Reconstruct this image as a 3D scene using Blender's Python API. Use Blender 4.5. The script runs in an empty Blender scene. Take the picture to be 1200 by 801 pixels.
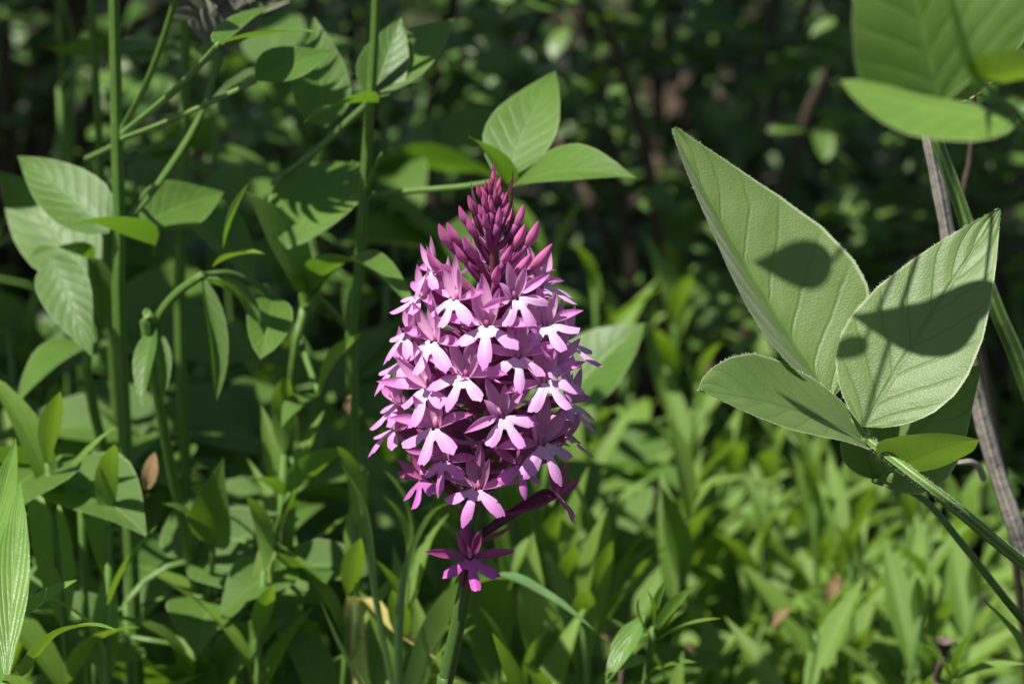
import bpy, math, random
from mathutils import Vector, Matrix

random.seed(7)
R = math.radians
sc = bpy.context.scene

# ------------------------------------------------------------------ camera
PITCH, DIST, WIDTH = R(24), 0.55, 0.1475           # metres: a close-up, the frame is 15 cm wide at the flower
TGT = Vector((0, 0, 0.27))
FWD = Vector((0, math.cos(PITCH), -math.sin(PITCH)))
UP = Vector((0, math.sin(PITCH), math.cos(PITCH)))
RIGHT = Vector((1, 0, 0))
CAMPOS = TGT - FWD * DIST
PX = WIDTH / 1200
cd = bpy.data.cameras.new('camera')
cam = bpy.data.objects.new('camera', cd)
sc.collection.objects.link(cam)
cam.location = CAMPOS
cam.rotation_euler = (math.pi / 2 - PITCH, 0, 0)
cd.sensor_width = 36
cd.lens = 36 * DIST / WIDTH
cd.clip_start, cd.clip_end = 0.01, 500
cd.dof.use_dof = True
cd.dof.focus_distance = DIST - 0.006
cd.dof.aperture_fstop = cd.lens / 3.7
sc.camera = cam

# ------------------------------------------------------------------ light
SUN_EL, SUN_AZ = R(67), R(240)                      # azimuth clockwise from +Y: high, from the left and a little behind the camera
w = bpy.data.worlds.new('World')
sc.world = w
w.use_nodes = True
nt = w.node_tree
bg = nt.nodes['Background']
sky = nt.nodes.new('ShaderNodeTexSky')
sky.sky_type = 'NISHITA'
sky.sun_disc = False
sky.sun_elevation, sky.sun_rotation = SUN_EL, SUN_AZ
nt.links.new(sky.outputs[0], bg.inputs[0])
bg.inputs[1].default_value = 0.05
sd = bpy.data.lights.new('sun', 'SUN')
sun = bpy.data.objects.new('sun', sd)
sc.collection.objects.link(sun)
sd.energy, sd.angle, sd.color = 4.8, R(0.53), (1.0, 0.965, 0.90)
sdir = Vector((math.sin(SUN_AZ) * math.cos(SUN_EL), math.cos(SUN_AZ) * math.cos(SUN_EL), math.sin(SUN_EL)))
sun.rotation_euler = sdir.to_track_quat('Z', 'Y').to_euler()
sun.location = (-0.5, -1, 2)
sc.view_settings.view_transform = 'Standard'
sc.view_settings.look = 'None'
sc.view_settings.exposure = 0.85
sc.view_settings.gamma = 1.0
sc.render.engine = 'CYCLES'
sc.cycles.use_denoising = True
sc.cycles.max_bounces = 8
sc.cycles.transmission_bounces = 6
sc.cycles.transparent_max_bounces = 4


# ------------------------------------------------------------------ places
def P(px, py, y=0.0):
    """point of the place at distance y behind the flower spike, seen at photo pixel px, py"""
    d = FWD + RIGHT * ((px - 600) * PX / DIST) + UP * ((400.5 - py) * PX / DIST)
    return CAMPOS + d * ((y - CAMPOS.y) / d.y)


def pxs(y):                                          # metres per photo pixel at y
    return PX * (DIST + y * math.cos(PITCH)) / DIST


def camv(v):                                         # right, up, towards the viewer -> world
    return RIGHT * v[0] + UP * v[1] - FWD * v[2]


# ------------------------------------------------------------------ materials
MAT = {}


class NB:
    def __init__(s, name):
        s.m = bpy.data.materials.new(name)
        s.m.use_nodes = True
        s.t = s.m.node_tree
        s.n = s.t.nodes
        s.p = s.n['Principled BSDF']
        s.out = s.n['Material Output']
        MAT[name] = s.m

    def new(s, typ, **kw):
        n = s.n.new('ShaderNode' + typ)
        for k, v in kw.items():
            setattr(n, k, v)
        return n

    def link(s, a, b):
        s.t.links.new(a, b)

    def put(s, sock, v):
        if hasattr(v, 'is_linked') or hasattr(v, 'links'):
            s.link(v, sock)
        else:
            sock.default_value = v

    def math(s, op, a, b=0.0, c=0.0, clamp=False):
        n = s.new('Math', operation=op, use_clamp=clamp)
        for i, v in enumerate((a, b, c)):
            s.put(n.inputs[i], v)
        return n.outputs[0]

    def mix(s, f, a, b):
        n = s.new('Mix', data_type='RGBA')
        s.put(n.inputs[0], f)
        s.put(n.inputs[6], a if hasattr(a, 'links') else (*a, 1))
        s.put(n.inputs[7], b if hasattr(b, 'links') else (*b, 1))
        return n.outputs[2]

    def smooth(s, x, lo, hi):
        n = s.new('MapRange', interpolation_type='SMOOTHSTEP')
        s.put(n.inputs[0], x)
        n.inputs[1].default_value, n.inputs[2].default_value = lo, hi
        return n.outputs[0]

    def noise(s, vec, scale, detail=3.0, rough=0.55):
        n = s.new('TexNoise')
        s.link(vec, n.inputs['Vector'])
        n.inputs['Scale'].default_value = scale
        n.inputs['Detail'].default_value = detail
        n.inputs['Roughness'].default_value = rough
        return n.outputs[0]

    def thin(s, col, trcol, fac):
        """a thin blade: reflects on its lit side and glows through on the other"""
        tr = s.new('BsdfTranslucent')
        s.link(trcol, tr.inputs[0])
        mx = s.new('MixShader')
        mx.inputs[0].default_value = fac
        s.link(s.p.outputs[0], mx.inputs[1])
        s.link(tr.outputs[0], mx.inputs[2])
        s.link(mx.outputs[0], s.out.inputs[0])
        s.link(col, s.p.inputs['Base Color'])
        return tr


def leaf_mat(name, dark, light, glow, under, rough=0.45, fac=0.32, spec=0.4, nveins=9, slope=0.34, relief=0.5,
             veincol=None, edge=None, spots=0.0, sheen=0.0, quilt=0.35):
    b = NB(name)
    uv = b.new('UVMap').outputs[0]
    sep = b.new('SeparateXYZ')
    b.link(uv, sep.inputs[0])
    u, v = sep.outputs[0], sep.outputs[1]
    a = b.math('ABSOLUTE', b.math('MULTIPLY', b.math('SUBTRACT', u, 0.5), 2.0))
    oi = b.new('ObjectInfo')
    tc = b.new('TexCoord').outputs['Object']
    rnd = oi.outputs['Random']
    n1 = b.noise(tc, 90, 4)
    wob = b.math('MULTIPLY', b.math('SUBTRACT', n1, 0.5), 0.10)
    ph = b.math('MULTIPLY', b.math('SUBTRACT', b.math('ADD', v, wob), b.math('MULTIPLY', b.math('POWER', a, 0.85), slope)), nveins)
    fr = b.math('ABSOLUTE', b.math('SUBTRACT', b.math('FRACT', ph), 0.5))           # 0.5 far, 0 on the vein
    vein = b.math('SUBTRACT', 1.0, b.smooth(fr, 0.0, 0.10))
    vein = b.math('MULTIPLY', vein, b.math('SUBTRACT', 1.0, b.smooth(a, 0.75, 1.0)))
    mid = b.math('SUBTRACT', 1.0, b.smooth(a, 0.015, 0.07))
    veins = b.math('MAXIMUM', b.math('MULTIPLY', vein, 0.7), mid)
    f = b.math('ADD', b.math('MULTIPLY', b.smooth(n1, 0.3, 0.7), 0.55), b.math('MULTIPLY', rnd, 0.45))
    col = b.mix(f, dark, light)
    vc = veincol or tuple(c * 1.25 + 0.01 for c in light)
    col = b.mix(b.math('MULTIPLY', veins, 0.55), col, vc)
    if edge:
        col = b.mix(b.math('MULTIPLY', b.smooth(a, 0.955, 0.985), 0.8), col, edge)
    if spots:
        vo = b.new('TexVoronoi')
        b.link(tc, vo.inputs['Vector'])
        vo.inputs['Scale'].default_value = 240
        sp = b.math('MULTIPLY', b.math('SUBTRACT', 1.0, b.smooth(vo.outputs['Distance'], 0.06, 0.14)), spots)
        sp = b.math('MULTIPLY', sp, b.math('GREATER_THAN', b.noise(tc, 150, 1), 0.56))
        col = b.mix(sp, col, (0.09, 0.06, 0.02))
    geo = b.new('NewGeometry')
    col = b.mix(geo.outputs['Backfacing'], col, under)
    gl = b.mix(b.math('MULTIPLY', veins, 0.4), glow, tuple(c * 0.6 for c in glow))
    b.thin(col, gl, fac)
    b.p.inputs['Roughness'].default_value = rough
    b.p.inputs['Specular IOR Level'].default_value = spec
    if sheen:
        b.p.inputs['Sheen Weight'].default_value = sheen
        b.p.inputs['Sheen Roughness'].default_value = 0.4
    # relief: sunken veins and the fine net between them
    vo = b.new('TexVoronoi', feature='DISTANCE_TO_EDGE')
    b.link(tc, vo.inputs['Vector'])
    vo.inputs['Scale'].default_value = 1900
    net = b.smooth(vo.outputs['Distance'], 0.0, 0.28)
    h = b.math('ADD', b.math('MULTIPLY', veins, -0.9), b.math('MULTIPLY', net, 0.14))
    h = b.math('ADD', h, b.math('MULTIPLY', n1, 2.0))
    h = b.math('ADD', h, b.math('MULTIPLY', b.smooth(fr, 0.0, 0.5), quilt))      # the blade swells between its veins
    bp = b.new('Bump')
    bp.inputs['Strength'].default_value = relief
    bp.inputs['Distance'].default_value = 0.00028
    b.link(h, bp.inputs['Height'])
    b.link(bp.outputs[0], b.p.inputs['Normal'])
    return b.m


leaf_mat('trefoil_leaf', (0.088, 0.155, 0.032), (0.140, 0.215, 0.056), (0.24, 0.42, 0.022), (0.14, 0.24, 0.055),
         rough=0.50, fac=0.28, spec=0.5, nveins=7, slope=0.29, relief=0.45, veincol=(0.062, 0.130, 0.022), edge=(0.34, 0.42, 0.22), sheen=0.08, quilt=0.75)
leaf_mat('pale_trefoil_leaf', (0.115, 0.215, 0.036), (0.180, 0.300, 0.065), (0.28, 0.48, 0.022), (0.17, 0.29, 0.055),
         rough=0.40, fac=0.28, spec=0.55, nveins=7, slope=0.29, relief=0.35, edge=(0.34, 0.42, 0.22))  # lighter copy of the trefoil leaf colours
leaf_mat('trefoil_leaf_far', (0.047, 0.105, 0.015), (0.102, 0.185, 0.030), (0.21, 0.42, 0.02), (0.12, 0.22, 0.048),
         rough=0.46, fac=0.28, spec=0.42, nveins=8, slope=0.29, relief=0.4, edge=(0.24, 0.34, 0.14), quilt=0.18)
leaf_mat('shoot_leaf', (0.092, 0.182, 0.022), (0.182, 0.295, 0.046), (0.26, 0.45, 0.022), (0.15, 0.26, 0.05),
         rough=0.40, fac=0.33, spec=0.5, nveins=5, slope=0.7, relief=0.4)
leaf_mat('lance_leaf', (0.075, 0.165, 0.022), (0.145, 0.255, 0.040), (0.25, 0.45, 0.022), (0.15, 0.26, 0.06),
         rough=0.38, fac=0.28, spec=0.5, nveins=4, slope=0.9, relief=0.4, spots=0.7)
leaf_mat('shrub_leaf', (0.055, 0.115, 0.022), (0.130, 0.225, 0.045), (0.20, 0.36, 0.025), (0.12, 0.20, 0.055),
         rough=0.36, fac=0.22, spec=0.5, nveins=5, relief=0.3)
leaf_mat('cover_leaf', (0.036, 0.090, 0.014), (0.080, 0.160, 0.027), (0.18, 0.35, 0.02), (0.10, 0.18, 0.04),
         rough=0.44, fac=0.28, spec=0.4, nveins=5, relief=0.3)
leaf_mat('grass_blade', (0.09, 0.18, 0.06), (0.14, 0.24, 0.09), (0.22, 0.38, 0.05), (0.14, 0.24, 0.09),
         rough=0.40, fac=0.25, nveins=2, slope=0.0, relief=0.2)
leaf_mat('dry_leaf', (0.30, 0.17, 0.075), (0.52, 0.36, 0.18), (0.45, 0.28, 0.1), (0.40, 0.27, 0.14),
         rough=0.7, fac=0.2, spec=0.2, nveins=5, relief=0.8)
leaf_mat('yellowed_blade', (0.34, 0.31, 0.08), (0.60, 0.48, 0.20), (0.5, 0.42, 0.1), (0.5, 0.42, 0.16),
         rough=0.6, fac=0.25, spec=0.25, nveins=2, slope=0.0, relief=0.5)


leaf_mat('withered', (0.10, 0.06, 0.05), (0.22, 0.16, 0.14), (0.15, 0.1, 0.08), (0.16, 0.11, 0.10), rough=0.8, fac=0.1, spec=0.2, nveins=3)


def stem_mat(name, c0, c1, c2, rough=0.45, fleck=500, bump=0.3):
    b = NB(name)
    tc = b.new('TexCoord').outputs['Object']
    uv = b.new('UVMap').outputs[0]
    sep = b.new('SeparateXYZ')
    b.link(uv, sep.inputs[0])
    rib = b.math('ADD', b.math('MULTIPLY', b.math('SINE', b.math('MULTIPLY', sep.outputs[0], 6.2832 * 6)), 0.5), 0.5)
    n = b.noise(tc, fleck, 3)
    col = b.mix(b.smooth(rib, 0.35, 0.9), c0, c1)
    col = b.mix(b.math('MULTIPLY', b.smooth(n, 0.5, 0.75), 0.6), col, c2)
    if name == 'orchid_stem':                         # the pigment turns purple among the blossoms
        col = b.mix(b.math('MULTIPLY', b.smooth(sep.outputs[1], 0.80, 0.90), 0.85), col, (0.16, 0.045, 0.07))
    b.link(col, b.p.inputs['Base Color'])
    b.p.inputs['Roughness'].default_value = rough
    b.p.inputs['Specular IOR Level'].default_value = 0.35
    bp = b.new('Bump')
    bp.inputs['Strength'].default_value = bump
    bp.inputs['Distance'].default_value = 0.0004
    b.link(b.math('ADD', rib, n), bp.inputs['Height'])
    b.link(bp.outputs[0], b.p.inputs['Normal'])
    return b.m


stem_mat('green_stem', (0.075, 0.15, 0.03), (0.20, 0.29, 0.095), (0.12, 0.21, 0.05))
stem_mat('soft_stem', (0.07, 0.15, 0.025), (0.11, 0.20, 0.04), (0.15, 0.22, 0.06))
stem_mat('orchid_stem', (0.055, 0.115, 0.020), (0.065, 0.125, 0.024), (0.09, 0.10, 0.035), fleck=200, bump=0.12)
stem_mat('dead_wood', (0.40, 0.34, 0.285), (0.48, 0.42, 0.36), (0.24, 0.19, 0.155), rough=0.75, fleck=330, bump=0.8)
stem_mat('brown_twig', (0.06, 0.042, 0.028), (0.11, 0.08, 0.055), (0.045, 0.032, 0.022), rough=0.8, fleck=300)


def petal_mat(name, throat, body, tip, glow, fac=0.3, rough=0.5, by_tone=True, deep=None):
    b = NB(name)
    uv = b.new('UVMap').outputs[0]
    sep = b.new('SeparateXYZ')
    b.link(uv, sep.inputs[0])
    v = sep.outputs[1]
    tc = b.new('TexCoord').outputs['Object']
    n = b.noise(tc, 900, 3)
    vv = b.math('ADD', v, b.math('MULTIPLY', b.math('SUBTRACT', n, 0.5), 0.25))
    col = b.mix(b.smooth(vv, 0.05, 0.70), throat, body)
    col = b.mix(b.smooth(vv, 0.60, 1.0), col, tip)
    if deep:
        oi = b.new('ObjectInfo')
        s3 = b.new('SeparateColor')
        b.link(oi.outputs['Color'], s3.inputs[0])
        col = b.mix(s3.outputs[0], col, deep)
    # fine lengthwise veins
    wv = b.math('SINE', b.math('MULTIPLY', sep.outputs[0], 60.0))
    col = b.mix(b.math('MULTIPLY', b.smooth(wv, 0.6, 1.0), 0.12), col, glow)
    tr = b.mix(0.45, col, glow)
    b.thin(col, tr, fac)
    b.p.inputs['Roughness'].default_value = rough
    b.p.inputs['Specular IOR Level'].default_value = 0.3
    b.p.inputs['Sheen Weight'].default_value = 0.12
    b.p.inputs['Sheen Tint'].default_value = (1, 0.8, 1, 1)
    bp = b.new('Bump')
    bp.inputs['Strength'].default_value = 0.35
    bp.inputs['Distance'].default_value = 0.00015
    b.link(b.math('ADD', b.math('MULTIPLY', wv, 0.4), b.noise(tc, 3500, 2)), bp.inputs['Height'])
    b.link(bp.outputs[0], b.p.inputs['Normal'])
    return b.m


petal_mat('lip_petal', (0.80, 0.62, 0.77), (0.72, 0.38, 0.68), (0.64, 0.24, 0.60), (0.78, 0.34, 0.74), fac=0.32, deep=(0.50, 0.075, 0.40))
petal_mat('hood_petal', (0.82, 0.47, 0.67), (0.80, 0.42, 0.69), (0.68, 0.20, 0.56), (0.82, 0.34, 0.70), fac=0.45, deep=(0.36, 0.035, 0.20))
petal_mat('sepal_petal', (0.80, 0.46, 0.70), (0.77, 0.31, 0.65), (0.67, 0.17, 0.55), (0.80, 0.29, 0.68), fac=0.42, deep=(0.36, 0.035, 0.22))
petal_mat('bud_skin', (0.52, 0.15, 0.27), (0.66, 0.17, 0.44), (0.54, 0.075, 0.28), (0.66, 0.12, 0.34), fac=0.2, rough=0.42, deep=(0.32, 0.028, 0.10))
petal_mat('ovary_skin', (0.30, 0.085, 0.14), (0.24, 0.035, 0.15), (0.36, 0.08, 0.28), (0.3, 0.05, 0.15), fac=0.08, deep=(0.12, 0.02, 0.055))
petal_mat('bract_skin', (0.16, 0.13, 0.04), (0.24, 0.075, 0.09), (0.28, 0.05, 0.14), (0.4, 0.12, 0.1), fac=0.25)
petal_mat('column_skin', (0.60, 0.26, 0.42), (0.52, 0.15, 0.30), (0.7, 0.4, 0.6), (0.5, 0.1, 0.2), fac=0.1)
petal_mat('calyx_skin', (0.10, 0.15, 0.06), (0.16, 0.15, 0.13), (0.20, 0.14, 0.20), (0.2, 0.2, 0.1), fac=0.2)
petal_mat('violet_petal', (0.6, 0.5, 0.7), (0.36, 0.17, 0.55), (0.30, 0.10, 0.5), (0.4, 0.15, 0.6), fac=0.3)

b = NB('hair')
b.p.inputs['Base Color'].default_value = (0.62, 0.66, 0.52, 1)
b.p.inputs['Roughness'].default_value = 0.5

b = NB('soil')
tc = b.new('TexCoord').outputs['Object']
n = b.noise(tc, 35, 6, 0.65)
col = b.mix(b.smooth(n, 0.35, 0.7), (0.009, 0.007, 0.005), (0.028, 0.021, 0.014))
col = b.mix(b.math('MULTIPLY', b.smooth(b.noise(tc, 8, 4), 0.52, 0.62), 0.5), col, (0.05, 0.07, 0.02))
b.link(col, b.p.inputs['Base Color'])
b.p.inputs['Roughness'].default_value = 0.95
bp = b.new('Bump')
bp.inputs['Distance'].default_value = 0.004
b.link(n, bp.inputs['Height'])
b.link(bp.outputs[0], b.p.inputs['Normal'])


# ------------------------------------------------------------------ building helpers
def mesh(name, verts, faces, uv, mat):
    me = bpy.data.meshes.new(name)
    me.from_pydata([tuple(v) for v in verts], [], faces)
    lay = me.uv_layers.new(name='UVMap')
    li = [0] * len(me.loops)
    me.loops.foreach_get('vertex_index', li)
    flat = []
    for i in li:
        flat += uv[i]
    lay.data.foreach_set('uv', flat)
    me.polygons.foreach_set('use_smooth', [True] * len(me.polygons))
    me.materials.append(MAT[mat])
    me.update()
    return me


def obj(name, me, parent=None, M=None):
    """M: matrix relative to the parent's origin (roots only carry a translation)"""
    o = bpy.data.objects.new(name, me)
    sc.collection.objects.link(o)
    if parent is not None:
        o.parent = parent
    if M is not None:
        o.matrix_basis = M
    return o


ROOT = {}


def thing(name, label, cat, loc, group=None):
    o = bpy.data.objects.new(name, None)
    sc.collection.objects.link(o)
    o.empty_display_size = 0.01
    o.location = loc
    o['label'], o['category'] = label, cat
    if group:
        o['group'] = group
    ROOT[o.name] = Vector(loc)
    return o


def rel(root, M):
    return Matrix.Translation(-ROOT[root.name]) @ M


def frame(base, along, normal):
    """local Y along, local Z on the normal's side"""
    y = along.normalized()
    z = normal - y * normal.dot(y)
    if z.length < 1e-6:
        z = y.orthogonal()
    z.normalize()
    x = y.cross(z)
    return Matrix(((x.x, y.x, z.x, base.x), (x.y, y.y, z.y, base.y), (x.z, y.z, z.z, base.z), (0, 0, 0, 1)))


PROF = {
    'ovate': [(0, .02), (.03, .30), (.08, .58), (.16, .84), (.27, .99), (.36, 1), (.5, .91), (.65, .70), (.8, .42), (.92, .17), (1, .01)],
    'lance': [(0, .16), (.08, .36), (.2, .72), (.35, .96), (.48, 1), (.65, .82), (.8, .52), (.92, .22), (1, .01)],
    'ellip': [(0, .03), (.05, .30), (.15, .62), (.3, .9), (.48, 1), (.66, .95), (.8, .76), (.9, .52), (.97, .26), (1, .02)],
    'blade': [(0, .7), (.15, .9), (.4, 1), (.6, .92), (.8, .62), (.93, .26), (1, .01)],
    'petal': [(0, .30), (.1, .52), (.25, .82), (.42, 1), (.6, .92), (.78, .62), (.9, .33), (1, .03)],
}


def prof(kind, t):
    c = PROF[kind]
    for (a, va), (b_, vb) in zip(c, c[1:]):
        if t <= b_:
            f = (t - a) / (b_ - a)
            return va + (vb - va) * f
    return c[-1][1]


def blade(name, L, W, kind, fold=0.3, bend=0.06, wave=0.0, twist=0.0, nu=4, nv=7, mat='shoot_leaf', droop=0.0, seed=0):
    """a leaf from its base to its tip along +Y; upper face +Z"""
    rg = random.Random(seed)
    ph = rg.uniform(0, 6.28)
    vs, uv, fs = [], [], []
    cols = nu + 1
    for j in range(nv + 1):
        t = j / nv
        t = t * t * (3 - 2 * t) * 0.35 + t * 0.65
        hw = prof(kind, t) * W / 2
        z0 = bend * L * 4 * t * (1 - t) - droop * L * t * t
        tw = twist * (t - 0.3)
        for i in range(cols):
            s = 2 * i / nu - 1
            a = math.sqrt(s * s + 0.012) - 0.11
            x = s * hw * math.cos(fold)
            z = a * hw * math.sin(fold) + wave * W * abs(s) ** 1.5 * math.sin(t * 9 + ph + s * 1.3)
            x, z = x * math.cos(tw) - z * math.sin(tw), x * math.sin(tw) + z * math.cos(tw)
            vs.append((x, L * t, z0 + z))
            uv.append((i / nu, t))
    for j in range(nv):
        for i in range(nu):
            k = j * cols + i
            fs.append((k, k + 1, k + cols + 1, k + cols))
    return mesh(name, vs, fs, uv, mat)


def spline(pts, n):
    """Catmull-Rom through pts (Vectors), n samples"""
    p = [pts[0] * 2 - pts[1]] + list(pts) + [pts[-1] * 2 - pts[-2]]
    out = []
    m = len(pts) - 1
    for k in range(n + 1):
        f = k / n * m
        i = min(int(f), m - 1)
        t = f - i
        a, b_, c, d = p[i:i + 4]
        out.append(0.5 * ((2 * b_) + (c - a) * t + (2 * a - 5 * b_ + 4 * c - d) * t * t + (3 * b_ - a - 3 * c + d) * t ** 3))
    return out


def tube_data(pts, rad, n=10, sides=7, ribs=0.0, knobs=0.0, seed=0):
    c = spline(pts, n)
    rg = random.Random(seed)
    vs, uv, fs = [], [], []
    nrm = Vector((0.3, 1, 0.2))
    for k, p in enumerate(c):
        tng = (c[min(k + 1, n)] - c[max(k - 1, 0)]).normalized()
        nrm = (nrm - tng * nrm.dot(tng)).normalized()
        bn = tng.cross(nrm)
        t = k / n
        r = rad(t) if callable(rad) else rad
        if knobs:
            r *= 1 + rg.uniform(-knobs, knobs)
        for i in range(sides + 1):
            a = 2 * math.pi * i / sides
            rr = r * (1 + (ribs if i % 2 else 0))
            vs.append(p + nrm * (math.cos(a) * rr) + bn * (math.sin(a) * rr))
            uv.append((i / sides, t))
    s = sides + 1
    for k in range(n):
        for i in range(sides):
            q = k * s + i
            fs.append((q, q + 1, q + s + 1, q + s))
    for k in (0, n):
        fs.append(tuple(k * s + i for i in range(sides)))
    return vs, fs, uv


def tube(name, pts, rad, mat, root, n=10, sides=7, ribs=0.0, knobs=0.0):
    off = ROOT[root.name]
    vs, fs, uv = tube_data([p - off for p in pts], rad, n, sides, ribs, knobs)
    return obj(name, mesh(name, vs, fs, uv, mat), root)


def taper(r0, r1):
    return lambda t: r0 + (r1 - r0) * t


SEED = [100]


def leaf(root, base, tip, wpx, n, kind='ovate', fold=0.3, bend=0.05, mat='trefoil_leaf_far', wave=0.02, twist=0.0,
         nu=6, nv=10, droop=0.0, name='leaf'):
    """base, tip: (px, py, y); wpx: width in photo pixels; n: upper face's normal as right, up, towards viewer"""
    b_, t_ = P(*base), P(*tip)
    L = (t_ - b_).length
    SEED[0] += 1
    me = blade(name, L, wpx * pxs((base[2] + tip[2]) / 2), kind, fold, bend, wave, twist, nu, nv, mat, droop, SEED[0])
    return obj(name, me, root, rel(root, frame(b_, t_ - b_, camv(n))))


def root_pt(px, py, y, dx=0.0, dy=0.0):
    p = P(px, py, y)
    return Vector((p.x + dx, y + dy, 0.0))


def down(p, dx=0.0, dy=0.0, k=0.5):
    """points that lead a stem from p down into the ground"""
    return [Vector((p.x + dx, p.y + dy, -0.006)), Vector((p.x + dx * 0.5, p.y + dy * 0.5, p.z * k))]


def hairs(root, name, pts, length, seed=0):
    """many fine short hairs; pts: (point, direction)"""
    off = ROOT[root.name]
    rg = random.Random(seed)
    vs, fs, uv = [], [], []
    for p, d in pts:
        d = (d + Vector((rg.gauss(0, .35), rg.gauss(0, .35), rg.gauss(0, .35)))).normalized()
        l = length * rg.uniform(0.5, 1.2)
        s = d.orthogonal().normalized() * 0.000016
        q = d.cross(s).normalized() * 0.000016
        k = len(vs)
        vs += [p - off + s, p - off - s * .5 + q, p - off - s * .5 - q, p - off + d * l]
        uv += [(0, 0)] * 4
        fs += [(k, k + 1, k + 3), (k + 1, k + 2, k + 3), (k + 2, k, k + 3)]
    o = obj(name, mesh(name, vs, fs, uv, 'hair'), root)
    o['kind'] = 'stuff'
    return o


# ------------------------------------------------------------------ ground
def ground():
    vs, fs, uv = [], [], []
    xs = [-120, -30, -8, -3] + [-1.6 + 0.08 * i for i in range(41)] + [3, 8, 30, 120]
    ys = [-120, -30, -8, -2] + [-0.8 + 0.08 * i for i in range(41)] + [5, 12, 40, 200]
    rg = random.Random(3)
    for y in ys:
        for x in xs:
            z = rg.uniform(-0.006, 0.004) if abs(x) < 2 and -1 < y < 3 else 0.0
            vs.append((x, y, z))
            uv.append((x, y))
    m = len(xs)
    for j in range(len(ys) - 1):
        for i in range(m - 1):
            k = j * m + i
            fs.append((k, k + 1, k + m + 1, k + m))
    o = obj('ground', mesh('ground', vs, fs, uv, 'soil'))
    o['kind'] = 'structure'


ground()

# ------------------------------------------------------------------ the orchid
MM = 0.001


def lip_mesh(seed):
    rg = random.Random(seed)
    lobes = [(-58 + rg.uniform(-6, 6), 22, 5.1 + rg.uniform(-.6, .5)), (rg.uniform(-6, 6), 18 + rg.uniform(-2, 2), 5.9 + rg.uniform(-.5, .5)),
             (58 + rg.uniform(-6, 6), 22, 5.1 + rg.uniform(-.5, .4))]
    curl = rg.uniform(0.012, 0.04)
    lobecurl = [rg.uniform(-0.6, 0.7) for _ in lobes]
    nt_, nr = 66, 8
    vs, uv, fs = [], [], []
    al = R(50 + rg.uniform(-8, 8))
    out_d = Vector((0, math.cos(al), -math.sin(al)))
    nor = Vector((0, math.sin(al), math.cos(al)))
    for i in range(nt_ + 1):
        th = -98 + 196 * i / nt_
        rr = 1.9 if abs(th) < 60 else max(0.9, 1.9 - (abs(th) - 60) / 30)
        near, best, xx = 0, 1e9, 0
        for q, (c, hw, l) in enumerate(lobes):
            x = (th - c) / hw
            if abs(x) < 1:
                rr = max(rr, rr + (l - rr) * (1 - abs(x) ** 1.7) ** 0.62)
            if abs(x) < best:
                best, near, xx = abs(x), q, x
        rr *= 1 + (0.03 * math.sin(i * 1.3 + seed) + 0.02 * math.sin(i * 2.9 + seed * 2)) * min(1, rr / 4)
        for j in range(nr + 1):
            f = j / nr
            r = 0.35 + (rr - 0.35) * f
            a = R(th)
            lat, dn = r * math.sin(a), r * math.cos(a)
            h = -curl * r * r + 0.05 * r * (1 - min(1, abs(xx))) - 0.10 * lat * lat * 0.3
            h += lobecurl[near] * (max(0, r - 2.4) / 3) ** 2 * 1.2
            h -= 0.16 * (xx * xx) * max(0, r - 1.5)
            h += 0.10 * math.sin(lat * 1.7 + seed) * f
            p = Vector((lat, 0, 0)) + out_d * dn + nor * h
            vs.append(p * MM)
            uv.append((0.5 + a / 4, r / 6.0))
    s = nr + 1
    for i in range(nt_):
        for j in range(nr):
            k = i * s + j
            fs.append((k, k + s, k + s + 1, k + 1))
    return mesh('lip', vs, fs, uv, 'lip_petal')


def petal_data(base, along, normal, L, W, fold, bend, nu=6, nv=9, curl=0.0):
    M = frame(Vector(base), Vector(along), Vector(normal))
    vs, uv, fs = [], [], []
    for j in range(nv + 1):
        t = j / nv
        hw = prof('petal', t) * W / 2
        for i in range(nu + 1):
            s = 2 * i / nu - 1
            x = s * hw * math.cos(fold * abs(s))
            z = s * s * hw * math.sin(fold) + bend * L * (4 * t * (1 - t) * -0.5) + curl * L * t * t
            vs.append(M @ Vector((x, L * t, z)) * MM)
            uv.append((i / nu, t))
    for j in range(nv):
        for i in range(nu):
            k = j * (nu + 1) + i
            fs.append((k, k + 1, k + nu + 2, k + nu + 1))
    return vs, fs, uv


def merge(parts):
    V, F, U = [], [], []
    for vs, fs, uv in parts:
        k = len(V)
        V += vs
        U += uv
        F += [tuple(i + k for i in f) for f in fs]
    return V, F, U


def ellips(c, rx, ry, rz, n=7, m=8):
    vs, uv, fs = [], [], []
    for j in range(n + 1):
        a = math.pi * j / n
        for i in range(m + 1):
            b_ = 2 * math.pi * i / m
            vs.append(Vector((c[0] + rx * math.sin(a) * math.cos(b_), c[1] + ry * math.sin(a) * math.sin(b_), c[2] + rz * math.cos(a))) * MM)
            uv.append((i / m, j / n))
    for j in range(n):
        for i in range(m):
            k = j * (m + 1) + i
            fs.append((k, k + m + 1, k + m + 2, k + 1))
    return vs, fs, uv


def hood_mesh(seed):
    rg = random.Random(seed + 50)
    op = rg.uniform(0.28, 0.5)
    parts = [petal_data((0, -1.0, 0.3), (rg.uniform(-.1, .1), 0.10 + rg.uniform(-.1, .15), 1), (0, 1, 0), 6.4 + rg.uniform(-.6, .8), 2.7, 0.7, 0.10, curl=0.10)]
    for s in (-1, 1):
        parts.append(petal_data((s * 0.65, -0.75, 0.2), (s * op, 0.38 + rg.uniform(-.1, .15), 1), (-s * 0.75, 1, 0), 5.6 + rg.uniform(-.6, .6), 2.2, 0.7, 0.10, curl=0.05))
    return mesh('flower', *merge(parts), 'hood_petal')


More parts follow.
